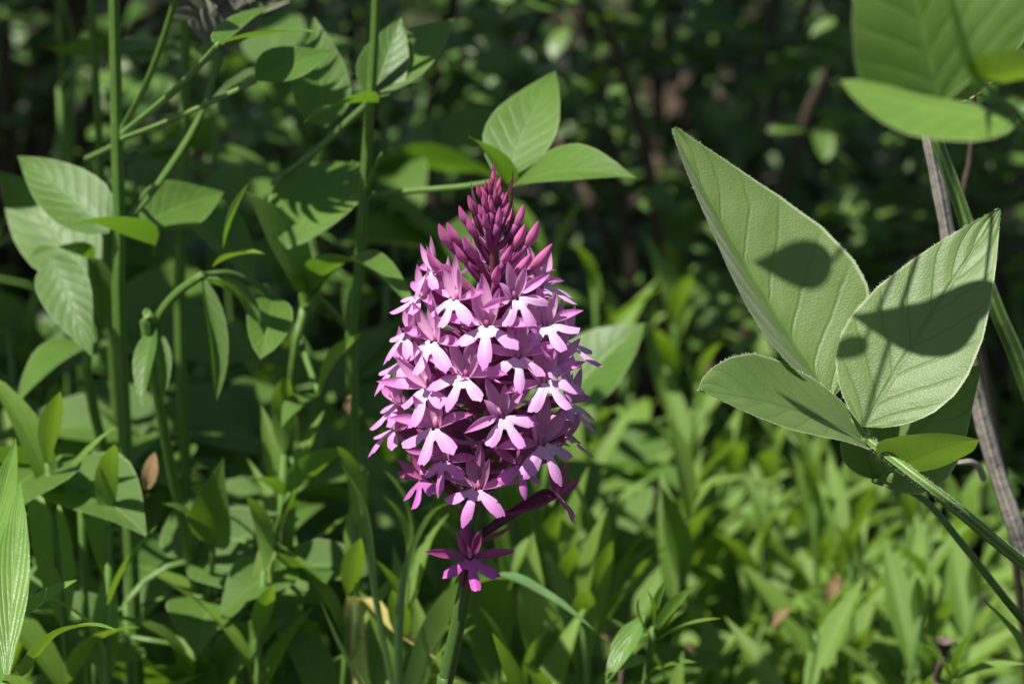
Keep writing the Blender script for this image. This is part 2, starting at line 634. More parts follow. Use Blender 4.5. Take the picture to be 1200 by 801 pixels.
def sepal_mesh(seed, s):
    rg = random.Random(seed * 2 + (s > 0) + 90)
    d = petal_data((s * 0.6, -0.7, 0.1), (s, rg.uniform(-.15, .35), rg.uniform(0.0, .42)), (0, 0.75, 0.65), 6.4 + rg.uniform(-.6, .8), 2.4,
                   0.75, rg.uniform(-.1, .15), curl=rg.uniform(-.05, .12))
    return mesh('sepal', *d, 'sepal_petal')


def bud_mesh(seed, mat='bud_skin'):
    rg = random.Random(seed)
    vs, uv, fs = [], [], []
    n, m = 10, 9
    for j in range(n + 1):
        t = j / n
        r = 0.49 * (math.sin(math.pi * (t * 0.96 + 0.03) ** 0.92) ** 0.75) * (1 - 0.22 * t) + 0.012
        for i in range(m + 1):
            a = 2 * math.pi * i / m
            rr = r * (1 + 0.10 * math.cos(3 * a + seed))
            vs.append(Vector((rr * math.cos(a) * 0.78 + 0.05 * math.sin(t * 3 + seed), t * 2.15, rr * math.sin(a) * 0.85 + 0.10 * math.sin(t * 3.1))))
            uv.append((i / m, t))
    for j in range(n):
        for i in range(m):
            k = j * (m + 1) + i
            fs.append((k, k + m + 1, k + m + 2, k + 1))
    return mesh('bud', vs, fs, uv, mat)


LIPS = [lip_mesh(i) for i in range(7)]
HOODS = [hood_mesh(i) for i in range(6)]
SEPL = [sepal_mesh(i, -1) for i in range(5)]
SEPR = [sepal_mesh(i, 1) for i in range(5)]
COLUMN = mesh('column', *ellips((0, -0.55, 0.85), 0.42, 0.4, 0.8), 'column_skin')
BUDS = [bud_mesh(i) for i in range(4)]
BRACT = blade('bract', 0.008, 0.0014, 'lance', 0.5, 0.05, mat='bract_skin', nu=2, nv=5)

axis_px = [(518, 830), (524, 790), (545, 690), (561, 600), (569, 500), (574, 400), (577, 300), (578, 218)]
axis = [P(x, y, 0) for x, y in axis_px]
gx = axis[0].x - 0.004
base_o = Vector((gx, 0.004, 0))
orchid = thing('orchid', 'pink pyramidal orchid, a tall cone of lobed blossoms on a slim green stem', 'orchid', base_o)
stem_pts = [Vector((gx, 0.004, -0.005)), Vector((gx - .002, 0.002, 0.07)), Vector((gx - 0.001, 0.0, 0.15))] + axis
tube('stem', stem_pts, lambda t: 0.00135 - 0.00045 * t if t < 0.95 else 0.00092 - 0.010 * (t - .95), 'orchid_stem', orchid, n=60, sides=10)
for k, (z, a) in enumerate(((0.0, 0.5), (0.0, 2.4), (0.0, 4.4), (0.05, 1.2), (0.10, 3.6))):        # clasping leaves low on the stem
    L = 0.10 if z == 0 else 0.055
    d = Vector((math.cos(a), math.sin(a), 0.55 if z == 0 else 2.2))
    obj('leaf', blade('leaf', L, 0.014 if z == 0 else 0.008, 'lance', 0.5, 0.10, mat='lance_leaf', droop=0.15), orchid,
        rel(orchid, frame(Vector((gx, 0.003, z + 0.004)), d, Vector((-math.cos(a), -math.sin(a), 2)))))


def axis_at(z):
    for a, b_ in zip(axis, axis[1:]):
        if z <= b_.z or b_ is axis[-1]:
            f = (z - a.z) / (b_.z - a.z)
            return a + (b_ - a) * f
    return axis[-1]


def on_spike(px, py, rad):
    """point on the ray through px,py at rad from the axis, on the near side"""
    best, bd = None, 1e9
    for k in range(121):
        y = -rad + rad * k / 120
        p = P(px, py, y)
        ax = axis_at(p.z)
        e = abs(math.hypot(p.x - ax.x, p.y - ax.y) - rad)
        if e < bd - 1e-9:
            best, bd = p, e
        if e < 0.00012:
            break
    return best


rf = random.Random(21)


def flower(p, facing, roll=0.0, sc_=1.0, tone=0.0, drop=0.006, variant=None, tiltx=0.0):
    """p: throat; facing: horizontal-ish outward direction"""
    k = rf.randrange(100) if variant is None else variant
    y = facing.normalized()
    z = Vector((0, 0, 1)) - y * y.z
    z.normalize()
    x = y.cross(z)
    M = Matrix(((x.x, y.x, z.x, p.x), (x.y, y.y, z.y, p.y), (x.z, y.z, z.z, p.z), (0, 0, 0, 1)))
    M = M @ Matrix.Rotation(roll, 4, 'Y') @ Matrix.Rotation(tiltx, 4, 'X') @ Matrix.Scale(sc_, 4)
    f = obj('flower', HOODS[k % 6], orchid, rel(orchid, M))
    kids = [obj('lip', LIPS[k % 7], f), obj('sepal', SEPL[k % 5], f), obj('sepal', SEPR[(k + 2) % 5], f), obj('column', COLUMN, f)]
    # ovary from the throat back to the stem, spur behind, bract under it (flower's own frame)
    Mi = M.inverted()
    ax = axis_at(p.z - drop)
    att = Mi @ ax
    b0 = Vector((0, -0.0009, 0.0))
    mid = b0 * 0.5 + att * 0.5 + Vector((0, 0, 0.0012))
    vs, fs, uv = tube_data([att, mid, Vector((0, -0.0028, 0.0006)), b0], lambda t: 0.00068 + 0.00035 * math.sin(t * 3.14), n=9, sides=7)
    kids.append(obj('ovary', mesh('ovary', vs, fs, uv, 'ovary_skin'), f))
    sx = rf.uniform(-.0016, .0016)
    vs, fs, uv = tube_data([Vector((0, -0.0010, -0.0003)), Vector((sx, -0.004, -0.0022)), Vector((sx * 2, -0.0085, -0.0032)), Vector((sx * 3.4, -0.0118, -0.0022))],
                           taper(0.00042, 0.00022), n=7, sides=5)
    kids.append(obj('spur', mesh('spur', vs, fs, uv, 'sepal_petal'), f))
    d = b0 - att
    kids.append(obj('bract', BRACT, f, frame(att + Vector((0, 0, -0.0006)), d + Vector((rf.uniform(-.002, .002), 0, -0.001)), Vector((0, 0.2, -1)))))
    for o in [f] + kids:
        o.color = (tone, 0, 0, 1)
    return f


def env(py):                                          # radius of the throats round the axis, in photo pixels
    tab = [(290, 38), (320, 54), (350, 68), (400, 84), (450, 92), (500, 96), (540, 90), (580, 84), (620, 40), (655, 22), (700, 18)]
    for (a, va), (b_, vb) in zip(tab, tab[1:]):
        if py <= b_:
            return (va + (vb - va) * max(0, (py - a) / (b_ - a))) * PX
    return tab[-1][1] * PX


# the blossoms on the near side: throat in the photograph, roll, size, depth of colour
FL = [(551, 655, .05, .98, .75), (559, 573, .02, 1.04, .25), (637, 521, -.05, 1.06, .15), (655, 580, -.8, .85, .85), (494, 562, .35, .95, .7),
      (590, 489, .22, 1.0, .05), (508, 502, .22, 1.06, .22), (460, 503, .55, .95, .3), (464, 474, .35, .9, .25), (543, 441, .1, 1.04, .08),
      (641, 447, -.12, 1.05, .08), (670, 473, -.25, .98, .12), (608, 419, .05, 1.04, .02), (506, 400, .18, 1.02, .05), (570, 382, .05, 1.0, .0),
      (641, 381, -.12, 1.0, .02), (606, 350, .1, .96, .0), (532, 351, .1, .98, .0), (640, 334, -.15, .92, .05), (504, 318, .4, .86, .1),
      (492, 347, .3, .9, .1), (478, 390, .35, .92, .12), (499, 455, .2, 1.0, .15), (664, 402, -.3, .94, .05), (668, 512, -.4, .92, .3),
      (655, 428, -.3, .95, .1), (520, 540, .2, .9, .45), (470, 425, .4, .92, .2), (610, 545, -.2, .85, .6)]
for i, (x, y, roll, s, tone) in enumerate(FL):
    p = on_spike(x, y, env(y) * rf.uniform(.88, 1.08))
    ax = axis_at(p.z)
    out = Vector((p.x - ax.x, p.y - ax.y, 0)).normalized()
    f_dir = (out + Vector((0, -0.22, 0))).normalized() + Vector((rf.uniform(-.38, .38), 0, rf.uniform(-.1, .25) + (.2 if y < 460 else .08)))
    flower(p, f_dir, roll + rf.uniform(-.3, .3), s * rf.uniform(.9, 1.08), min(1, tone + max(0, (y - 440) / 700)), 0.006 if y < 560 else 0.0075, tiltx=rf.uniform(-.12, .12))
# and round the far side, a spiral of the same blossoms
for i in range(13):
    y = 325 + i * 19
    az = i * 2.39996
    out = Vector((math.sin(az) * .75, abs(math.cos(az)) + 0.3, 0)).normalized()
    z = P(577, y, 0).z
    ax = axis_at(z)
    p = ax + out * env(y) * rf.uniform(.8, .98)
    flower(p, out + Vector((0, 0, rf.uniform(-.05, .25))), rf.uniform(-.3, .3), rf.uniform(.9, 1.03), min(.8, max(0, (y - 380) / 330)) * .7)

BL = [(531, 283, 40), (541, 279, 36), (550, 258, 30), (560, 246, 30), (560, 271, 36), (560, 293, 42), (571, 242, 28), (565, 229, 22), (576, 224, 22),
      (583, 258, 32), (589, 239, 24), (599, 283, 40), (604, 258, 32), (615, 280, 40), (620, 305, 46), (581, 322, 42), (526, 314, 44), (590, 250, 27),
      (580, 233, 22), (602, 312, 40), (571, 262, 28), (584, 228, 18), (571, 222, 17), (578, 245, 24), (577, 218, 15), (568, 252, 24), (548, 300, 36), (590, 300, 36)]
for i, (x, y, l) in enumerate(BL):
    rad = max(0.0011, abs(x - 577) * PX * 1.04, (y - 212) * 0.30 * PX)
    p = on_spike(x, y + l * 0.25, rad)
    ax = axis_at(p.z)
    out = Vector((p.x - ax.x, p.y - ax.y, 0))
    out.normalize()
    up_ = Vector((0, 0, 1)) + out * (0.18 + 0.55 * (y - 215) / 100) + Vector((rf.uniform(-.1, .1), 0, 0))
    M = frame(p, up_, out)
    o = obj('bud', BUDS[i % 4], orchid, rel(orchid, M @ Matrix.Diagonal((.82, 1, .82, 1)) @ Matrix.Scale(l * PX / 2.05 * .96, 4)))
    l *= 1.0
    o.color = (max(0, min(1, (262 - y) / 55)), 0, 0, 1)
    if y > 236:
        a0 = axis_at(p.z - 0.004)
        vs, fs, uv = tube_data([a0 - p, (a0 - p) * 0.45 + Vector((0, 0, -.0008)), up_.normalized() * 0.0004], 0.00055, n=6, sides=6)
        q = obj('ovary', mesh('ovary', vs, fs, uv, 'ovary_skin'), o, (M @ Matrix.Diagonal((.82, 1, .82, 1)) @ Matrix.Scale(l * PX / 2.05 * .96, 4)).inverted() @ Matrix.Translation(p))
        q.color = (0.3, 0, 0, 1)
for i in range(9):                                   # far-side and crown buds
    y = 218 + i * 9
    az = i * 2.4
    out = Vector((math.sin(az), abs(math.cos(az)) + 0.1, 0)).normalized()
    z = P(577, y, 0).z
    ax = axis_at(z)
    rad = max(0.0008, (y - 212) * 0.22 * PX)
    o = obj('bud', BUDS[i % 4], orchid, rel(orchid, frame(ax + out * rad, Vector((0, 0, 1)) + out * 0.4, out) @ Matrix.Scale((15 + i * 2) * PX / 2.05, 4)))
    o.color = (max(0, min(1, (262 - y) / 55)), 0, 0, 1)
for i in range(14):                                   # slim bracts among the top buds
    y = 226 + i * 7
    az = i * 2.1 + 1
    out = Vector((math.sin(az), -math.cos(az), 0))
    ax = axis_at(P(577, y, 0).z - 0.003)
    obj('bract', BRACT, orchid, rel(orchid, frame(ax + out * 0.0008, Vector((0, 0, 1)) + out * 0.35, out)))

# ------------------------------------------------------------------ the trefoil beside the orchid (right)
TREF = 'trefoil plants with broad three-part leaves'


def petiole(root, pts, r0, r1, mat='soft_stem', n=14, sides=8, name='petiole', ribs=0.0):
    return tube(name, [P(*q) for q in pts], taper(r0, r1), mat, root, n=n, sides=sides, ribs=ribs)


mb = P(1275, 801, 0.035)
mroot = Vector((mb.x + 0.01, 0.05, 0))
main = thing('trefoil_plant', 'trefoil plant with sharp grey-green leaves and a ribbed hairy stalk beside the dead stalk', 'plant', mroot, TREF)
stem_line = [Vector((mroot.x, mroot.y, -0.005)), Vector((mroot.x + .003, 0.045, 0.10)), P(1275, 690, 0.03), P(1203, 450, 0.028), P(1165, 355, 0.026), P(1122, 230, 0.026), P(1095, 150, 0.026), P(1086, 60, 0.026), P(1080, -120, 0.03)]
tube('stem', stem_line, taper(0.0017, 0.0007), 'green_stem', main, n=44, sides=12, ribs=0.10)
pet1 = [(1275, 715, 0.028), (1200, 660, 0.002), (1120, 595, -0.014), (1055, 545, -0.012), (1014, 514, 0.0)]
petiole(main, pet1, 0.00095, 0.00062, 'green_stem', n=30, sides=12, ribs=0.12)
pet2 = [(1276, 800, 0.03), (1200, 727, 0.022), (1130, 640, 0.014), (1080, 583, 0.012), (1024, 563, 0.013)]
petiole(main, pet2, 0.00075, 0.0004, 'soft_stem', n=22, sides=8)
petiole(main, [(1014, 514, 0.0), (1005, 500, 0.001), (990, 480, 0.003)], 0.0005, 0.0004, 'green_stem', n=5)
A = leaf(main, (974, 468, .006), (789, 150, .028), 236, (0.46, 0.55, 0.74), 'ovate', 0.66, -0.035, 'trefoil_leaf', 0.012, nu=14, nv=24)
B = leaf(main, (1011, 500, -.002), (1172, 245, .018), 160, (-0.16, 0.46, 0.9), 'ovate', 0.16, 0.02, 'trefoil_leaf', 0.018, nu=14, nv=24)
C = leaf(main, (1018, 519, .001), (819, 458, -.014), 142, (-0.12, 0.70, 0.74), 'ellip', 0.30, 0.05, 'trefoil_leaf', 0.02, nu=14, nv=22)
leaf(main, (1024, 563, .013), (1150, 428, .016), 140, (-.1, .45, .9), 'ovate', 0.15, 0.03, 'trefoil_leaf', nu=10, nv=16)
leaf(main, (1042, 552, -.006), (1148, 515, -.020), 104, (0.0, 0.83, -0.55), 'ovate', 0.15, 0.04, 'trefoil_leaf', nu=8, nv=14)
petiole(main, [(1024, 563, .013), (1032, 563, .004), (1042, 552, -.006)], .0004, .0003, n=5)
leaf(main, (1026, 562, .013), (1000, 470, .010), 62, (-.5, .2, .9), 'ovate', 0.3, 0.03, 'trefoil_leaf', nu=8, nv=14)
leaf(main, (1098, 120, .026), (1235, -6, .03), 96, (-.3, .5, .8), 'ovate', 0.35, 0.04, 'trefoil_leaf', nu=8, nv=14)
leaf(main, (1093, 112, .026), (1150, 66, .02), 46, (-.3, .9, .3), 'ovate', 0.5, 0.04, 'trefoil_leaf', nu=8, nv=12)
leaf(main, (1250, 845, .03), (1153, 702, .012), 118, (-0.1, .55, .5), 'ovate', 0.15, 0.02, 'trefoil_leaf', nu=8, nv=14)
# its upper leaves, above the frame: they throw the shadows on the big leaves
for (x0, y0, x1, y1, yy, dz, wd) in ((968, 282, 872, 284, .018, .10, 48), (1185, 465, 990, 352, .008, .09, 78), (1190, 385, 1060, 440, .009, .10, 62), (1000, 505, 925, 500, -.004, .10, 26), (1012, 385, 975, 455, .006, .10, 30)):
    b0, t0 = P(x0, y0, yy) + sdir * dz, P(x1, y1, yy) + sdir * dz
    L = (t0 - b0).length
    obj('leaf', blade('leaf', L, wd * PX, 'ovate', .15, .05, .02, nu=8, nv=12, mat='trefoil_leaf', seed=int(x0)), main, rel(main, frame(b0, t0 - b0, camv((0, .5, .8)))))
    e = P(1083, -60, .03)
    tube('petiole', [e, e * .5 + b0 * .5 + Vector((0, 0, .008)), b0], taper(.0004, .00028), 'green_stem', main, n=10, sides=6)
# short white hairs on stalks and leaf margins
hp = []
rg = random.Random(5)
for pts, r in ((pet1, 0.00085), (pet2, 0.0006)):
    c = spline([P(*q) for q in pts], 300)
    for k in range(5, 299):
        for _ in range(4):
            t = (c[k + 1] - c[k - 1]).normalized()
            d = t.orthogonal()
            d.rotate(Matrix.Rotation(rg.uniform(0, 6.28), 3, t))
            hp.append((c[k] + d.normalized() * r * 0.95, d.normalized() + t * 0.3))
for o in (A, B, C):
    Mw = Matrix.Translation(mroot) @ o.matrix_basis
    nu, nv = (14, 24) if o is not C else (14, 22)
    V = [Mw @ v.co for v in o.data.vertices]
    for e in (0, nu):
        for j in range(nv):
            a_, b_ = V[j * (nu + 1) + e], V[(j + 1) * (nu + 1) + e]
            ins = V[j * (nu + 1) + (1 if e == 0 else nu - 1)]
            for _ in range(7):
                hp.append((a_.lerp(b_, rg.random()), (a_ - ins).normalized()))
hairs(main, 'hairs', hp, 0.00038)

# the trefoil leaf that leans in above, on a plant standing beside the frame
t2b = P(1330, 300, -0.07)
t2r = Vector((t2b.x + 0.03, -0.06, 0))
top = thing('trefoil_plant', 'trefoil plant whose smooth pale green leaves lean in above the dead stalk', 'plant', t2r, TREF)
tube('stem', [Vector((t2r.x, t2r.y, -0.005)), Vector((t2r.x, t2r.y, 0.1)), Vector((t2r.x - .006, t2r.y - .005, 0.22)), P(1330, 260, -.07), P(1330, -150, -.075)], taper(0.002, 0.0012), 'green_stem', top, n=26, sides=10)
petiole(top, [(1330, 250, -.07), (1250, 175, -.107), (1200, 140, -.110), (1150, 106, -.113)], 0.00075, 0.0005, n=12)
TL = 'pale_trefoil_leaf'
leaf(top, (1192, 140, -.113), (984, 97, -.117), 108, (0.0, .85, .58), 'ellip', -0.2, -0.04, TL, nu=10, nv=16)
leaf(top, (1100, 125, -.107), (1030, -150, -.105), 200, (0.1, .62, .8), 'ovate', 0.1, 0.02, TL, nu=10, nv=16)
leaf(top, (1145, 104, -.113), (1082, -110, -.109), 165, (.6, .3, .75), 'ovate', 0.62, 0.03, TL, nu=10, nv=16)
leaf(top, (1138, 98, -.111), (1262, 72, -.123), 70, (.1, .88, -.47), 'ovate', 0.25, 0.03, TL, nu=10, nv=16)

# dead woody stalk
ds = [P(1302, 1000, .06), P(1250, 800, .055), P(1198, 640, .05), P(1163, 535, .05), P(1135, 420, .05), P(1108, 260, .05), P(1086, 145, .05), P(1075, 60, .05), P(1066, -80, .05)]
dr = Vector((ds[0].x + .012, ds[0].y + .01, 0))
dead = thing('dead_stalk', 'dry greyish-brown woody stalk rising behind the broad trefoil leaves', 'stalk', dr)
tube('stem', [Vector((dr.x, dr.y, -.005))] + ds, taper(0.0017, 0.0010), 'dead_wood', dead, n=60, sides=10, knobs=0.07)
tube('twig', [P(1152, 560, .05), P(1148, 548, .047), P(1138, 541, .044), P(1122, 542, .042)], taper(0.0006, 0.0004), 'dead_wood', dead, n=8, sides=6, knobs=.1)
d2 = P(1132, 300, .10)
d2r = Vector((d2.x + .035, .13, 0))
thin2 = thing('dead_stalk', 'thin dark dry twig standing behind the woody stalk', 'stalk', d2r)
tube('stem', [Vector((d2r.x, d2r.y, -.005)), Vector((d2.x + .016, .112, .16)), P(1132, 300, .10), P(1139, 165, .10), P(1144, -60, .10)], taper(0.0009, 0.0005), 'brown_twig', thin2, n=20, sides=6, knobs=.1)

# ------------------------------------------------------------------ trefoils left of the orchid
FAR = 'trefoil_leaf_far'


def plant(name, label, px, py, y, cat='plant', group=TREF, dx=0.0, dy=0.01):
    p = P(px, py, y)
    return thing(name, label, cat, Vector((p.x + dx, y + dy, 0)), group)


def main_stem(root, pts, r0, r1, mat='soft_stem', n=30, sides=9):
    """pts from low to high; starts in the ground under the plant's base"""
    b0 = ROOT[root.name]
    q = [P(*p) for p in pts]
    lo = q[0]
    tube('stem', [Vector((b0.x, b0.y, -.005)), Vector(((b0.x + lo.x * 1) / 2, (b0.y + lo.y) / 2, lo.z * .5))] + q, taper(r0, r1), mat, root, n=n, sides=sides)


def crown(root, p0, n, y0, seed, wpx=95, lpx=130):
    """leaves above the frame on the stem's top"""
    rg = random.Random(seed)
    for k in range(n):
        a = k * 2.4 + rg.uniform(-.3, .3)
        b_ = p0 + Vector((rg.uniform(-.006, .006), rg.uniform(-.006, .006), rg.uniform(-.02, .03)))
        d = Vector((math.cos(a), math.sin(a), rg.uniform(-.1, .5)))
        Mx = frame(b_, d, Vector((-math.cos(a) * .3, -math.sin(a) * .3, 1)))
        pm = rg.uniform(.012, .03)
        vs, fs, uv = tube_data([Vector((0, 0, 0)), Vector((0, pm * .5, .002)), Vector((0, pm, 0))], 0.0005, n=4, sides=5)
        st = obj('petiole', mesh('petiole', vs, fs, uv, 'soft_stem'), root, rel(root, Mx))
        for q, an in enumerate((0, 1.05, -1.05)):
            me = blade('leaf', lpx * PX * 1.15 * rg.uniform(.85, 1.1), wpx * PX * 1.15, 'ovate', .25, .05, .02, nu=6, nv=9, mat=FAR, seed=seed + k, droop=.12)
            obj('leaf', me, root, rel(root, Mx @ Matrix.Translation((0, pm, 0)) @ Matrix.Rotation(an, 4, 'Z')))


# T1: tall stem with the flower-head stalk
t1 = plant('trefoil_plant', 'trefoil with a straight upright stem and a long-stalked purplish flower head', 140, 330, .10)
main_stem(t1, [(142, 420, .10), (140, 268, .10), (137, 150, .10), (134, 0, .10), (133, -150, .10), (140, -420, .10)], .0014, .0008)
petiole(t1, [(140, 268, .10), (178, 225, .102), (222, 160, .105), (246, 105, .108), (262, 50, .11)], .0007, .0005)
petiole(t1, [(142, 155, .10), (175, 90, .09), (205, 0, .085), (214, -60, .08)], .0006, .0005)
petiole(t1, [(142, 158, .10), (195, 115, .085), (240, 70, .075), (256, 52, .07)], .00065, .0005, 'green_stem')
petiole(t1, [(142, 163, .10), (185, 147, .085), (238, 124, .08), (300, 95, .08)], .00055, .00045, 'green_stem')
petiole(t1, [(143, 166, .10), (118, 178, .11), (100, 186, .115)], .0005, .0004, 'green_stem')
leaf(t1, (182, 288, .095), (72, 268, .075), 62, (0, 1, -.25), 'ovate', .3, .08, FAR)
leaf(t1, (128, 272, .098), (21, 183, .115), 80, (-.2, .6, .75), 'ovate', .25, .04, FAR)
leaf(t1, (165, 262, .105), (262, 225, .12), 76, (.2, .5, .7), 'ovate', .25, .04, FAR)
leaf(t1, (256, 52, .07), (375, 38, .055), 34, (0, .9, .2), 'lance', .3, .03, FAR)
leaf(t1, (258, 54, .07), (340, 0, .10), 60, (-.4, .6, .6), 'ovate', .3, .03, FAR)
leaf(t1, (300, 95, .08), (390, 60, .09), 60, (0, .5, .6), 'ovate', .3, .03, FAR)
head = obj('flower_head', mesh('flower_head', *ellips((0, 0, 4.5), 5.0, 5.0, 4.6, 7, 9), 'calyx_skin'), t1, rel(t1, Matrix.Translation(P(264, 52, .11)) @ Matrix.Scale(1.3, 4)))
rg = random.Random(31)
spk = blade('calyx_tooth', 0.010, 0.0024, 'lance', 0.7, 0.06, mat='calyx_skin', nu=2, nv=4)
for k in range(42):
    a, e = k * 2.4, math.acos(1 - (k + .5) / 42 * 1.15)
    d = Vector((math.sin(e) * math.cos(a), math.sin(e) * math.sin(a), math.cos(e)))
    obj('calyx_tooth', spk, head, frame(Vector((0, 0, .0045)) + d * .0022, d + Vector((0, 0, .5)), d.cross(Vector((.3, .2, 1)))))
vp = blade('petal', 0.012, 0.0042, 'ellip', 0.6, 0.08, mat='violet_petal', nu=4, nv=5)
for a, e in ((-.5, .5), (.9, .6), (2.6, .7), (-1.4, .8), (4.0, .4)):
    d = Vector((math.sin(e) * math.cos(a), math.sin(e) * math.sin(a), math.cos(e)))
    obj('petal', vp, head, frame(Vector((0, 0, .005)) + d * .003, d, Vector((0, -1, .4))))
crown(t1, P(140, -330, .10), 3, .1, 2, 60, 80)

t2 = plant('trefoil_plant', 'trefoil with a straight shaded stem standing behind the long-stalked flower head', 215, 300, .15)
main_stem(t2, [(212, 420, .15), (215, 210, .15), (218, 0, .15), (222, -300, .15)], .0013, .0008)
leaf(t2, (214, 230, .15), (300, 330, .14), 84, (.3, .6, .5), 'ovate', .25, .04, FAR)
leaf(t2, (214, 215, .15), (180, 300, .155), 70, (-.3, .6, .5), 'ovate', .25, .04, FAR)
crown(t2, P(220, -120, .15), 4, .15, 3)
crown(t2, P(222, -260, .15), 3, .15, 4, 70, 95)

t3 = plant('trefoil_plant', 'trefoil with paired leaves on an upright stem rising behind the orchid tip', 418, 350, .10)
main_stem(t3, [(412, 430, .10), (420, 330, .10), (426, 230, .10), (434, 120, .10), (441, 0, .10), (445, -200, .10)], .0012, .0007)
leaf(t3, (438, 108, .10), (532, 22, .118), 80, (-.2, .5, .8), 'ovate', .22, .04, FAR)
leaf(t3, (443, 120, .10), (357, 143, .08), 48, (0, .95, -.5), 'ovate', .3, .05, FAR)
leaf(t3, (436, 116, .10), (470, 20, .11), 62, (.1, .4, .8), 'ovate', .3, .04, FAR)
leaf(t3, (380, 150, .11), (368, 20, .12), 70, (.1, .3, .9), 'ovate', .2, .04, FAR)
petiole(t3, [(436, 118, .10), (400, 150, .11), (360, 185, .115), (318, 215, .12)], .0007, .0005, 'green_stem')
leaf(t3, (335, 290, .10), (412, 190, .128), 112, (-.1, .6, .8), 'ellip', .18, .05, FAR, nu=8, nv=14)
leaf(t3, (358, 340, .105), (286, 222, .10), 74, (.2, .4, .5), 'ovate', .3, .04, FAR)
petiole(t3, [(358, 340, .105), (370, 345, .11), (395, 370, .115), (418, 400, .115)], .0005, .0006)
petiole(t3, [(426, 230, .10), (480, 224, .095), (540, 219, .092), (585, 212, .09)], .0006, .0005, 'soft_stem')
petiole(t3, [(427, 228, .10), (436, 205, .095), (447, 180, .09)], .0007, .0002)
leaf(t3, (590, 210, .09), (651, 84, .112), 86, (-.15, .5, .85), 'ovate', .22, .06, FAR, nu=8, nv=14)
leaf(t3, (596, 222, .09), (748, 210, .075), 92, (.05, .72, .68), 'ovate', .3, .10, FAR, nu=8, nv=14)
leaf(t3, (594, 216, .09), (549, 160, .075), 50, (.5, .6, -.45), 'ovate', .3, .05, FAR, nu=8, nv=12)

t5 = plant('trefoil_plant', 'young trefoil with narrow drooping folded leaves hanging from a bent stalk', 185, 400, .085, dx=0.020, dy=.07)
main_stem(t5, [(178, 430, .085), (184, 378, .085), (205, 346, .083), (237, 322, .08)], .0010, .0007, n=20)
leaf(t5, (237, 326, .08), (254, 470, .07), 40, (.5, .5, .7), 'lance', .75, .06, FAR, .05)
leaf(t5, (240, 326, .08), (306, 388, .075), 34, (.4, .8, .2), 'lance', .7, .16, FAR)
leaf(t5, (242, 330, .083), (296, 390, .085), 30, (.2, .9, .1), 'lance', .7, .16, FAR)
leaf(t5, (262, 290, .08), (292, 214, .07), 22, (-.6, .4, .6), 'lance', .7, .02, FAR)
leaf(t5, (250, 312, .08), (312, 298, .07), 24, (0, .9, .3), 'lance', .5, .06, 'shoot_leaf')
leaf(t5, (182, 380, .085), (166, 478, .07), 34, (-.4, .4, .8), 'lance', .5, .05, FAR)
leaf(t5, (184, 384, .085), (190, 470, .075), 26, (.6, .4, .7), 'lance', .5, .05, FAR)
leaf(t5, (320, 350, .09), (306, 420, .07), 58, (.2, .75, .6), 'ellip', .3, .08, FAR)
petiole(t5, [(237, 322, .08), (270, 320, .085), (305, 336, .09), (320, 350, .09)], .0005, .0004)

t6 = plant('trefoil_plant', 'trefoil with arching two-toned leaves reaching towards the orchid blossoms', 352, 420, .11, dx=-0.020, dy=.07)
main_stem(t6, [(340, 470, .11), (356, 360, .11)], .0010, .0007, n=14)
leaf(t6, (356, 352, .11), (492, 374, .06), 66, (.05, .95, .3), 'ovate', .45, .14, FAR, nu=8, nv=14)
leaf(t6, (352, 360, .11), (400, 300, .11), 40, (-.3, .5, .6), 'ovate', .3, .04, FAR)
leaf(t6, (376, 460, .10), (427, 388, .085), 40, (-.6, .4, .6), 'ovate', .55, .04, 'shoot_leaf')
leaf(t6, (372, 462, .10), (330, 500, .09), 44, (-.2, .9, .3), 'ovate', .3, .08, FAR)
petiole(t6, [(352, 400, .11), (362, 430, .105), (374, 462, .10)], .0006, .0005)

t7 = plant('trefoil_plant', 'trefoil with forked pale leaves catching sun beside the leaning flower stalk', 100, 330, .12, dx=0.025, dy=.07)
main_stem(t7, [(110, 480, .12), (112, 400, .12), (106, 300, .12)], .0012, .0007, n=16)
leaf(t7, (106, 305, .12), (36, 302, .10), 50, (-.2, .9, .4), 'ovate', .3, .08, FAR)
leaf(t7, (60, 300, .10), (108, 418, .085), 66, (-.2, .6, .75), 'ovate', .25, .05, FAR)
leaf(t7, (106, 300, .12), (120, 390, .12), 40, (.3, .5, .6), 'ovate', .4, .05, FAR)
leaf(t7, (108, 330, .12), (0, 200, .14), 96, (-.2, .5, .6), 'ovate', .2, .05, FAR)
leaf(t7, (110, 400, .12), (20, 470, .10), 70, (-.2, .8, .4), 'ovate', .3, .08, FAR)

# right of the spike: a big shaded leaf
t8 = plant('trefoil_plant', 'trefoil with one large dark shaded leaf showing beside the pink spike', 640, 560, .14, dx=0.015, dy=.07)
main_stem(t8, [(640, 620, .14), (648, 520, .14), (662, 470, .14)], .0010, .0007, n=14)
leaf(t8, (660, 474, .14), (756, 378, .15), 120, (-.1, .7, .5), 'ovate', .2, .05, FAR, nu=8, nv=12)
leaf(t8, (655, 480, .14), (560, 430, .15), 90, (-.1, .7, .5), 'ovate', .2, .05, FAR)

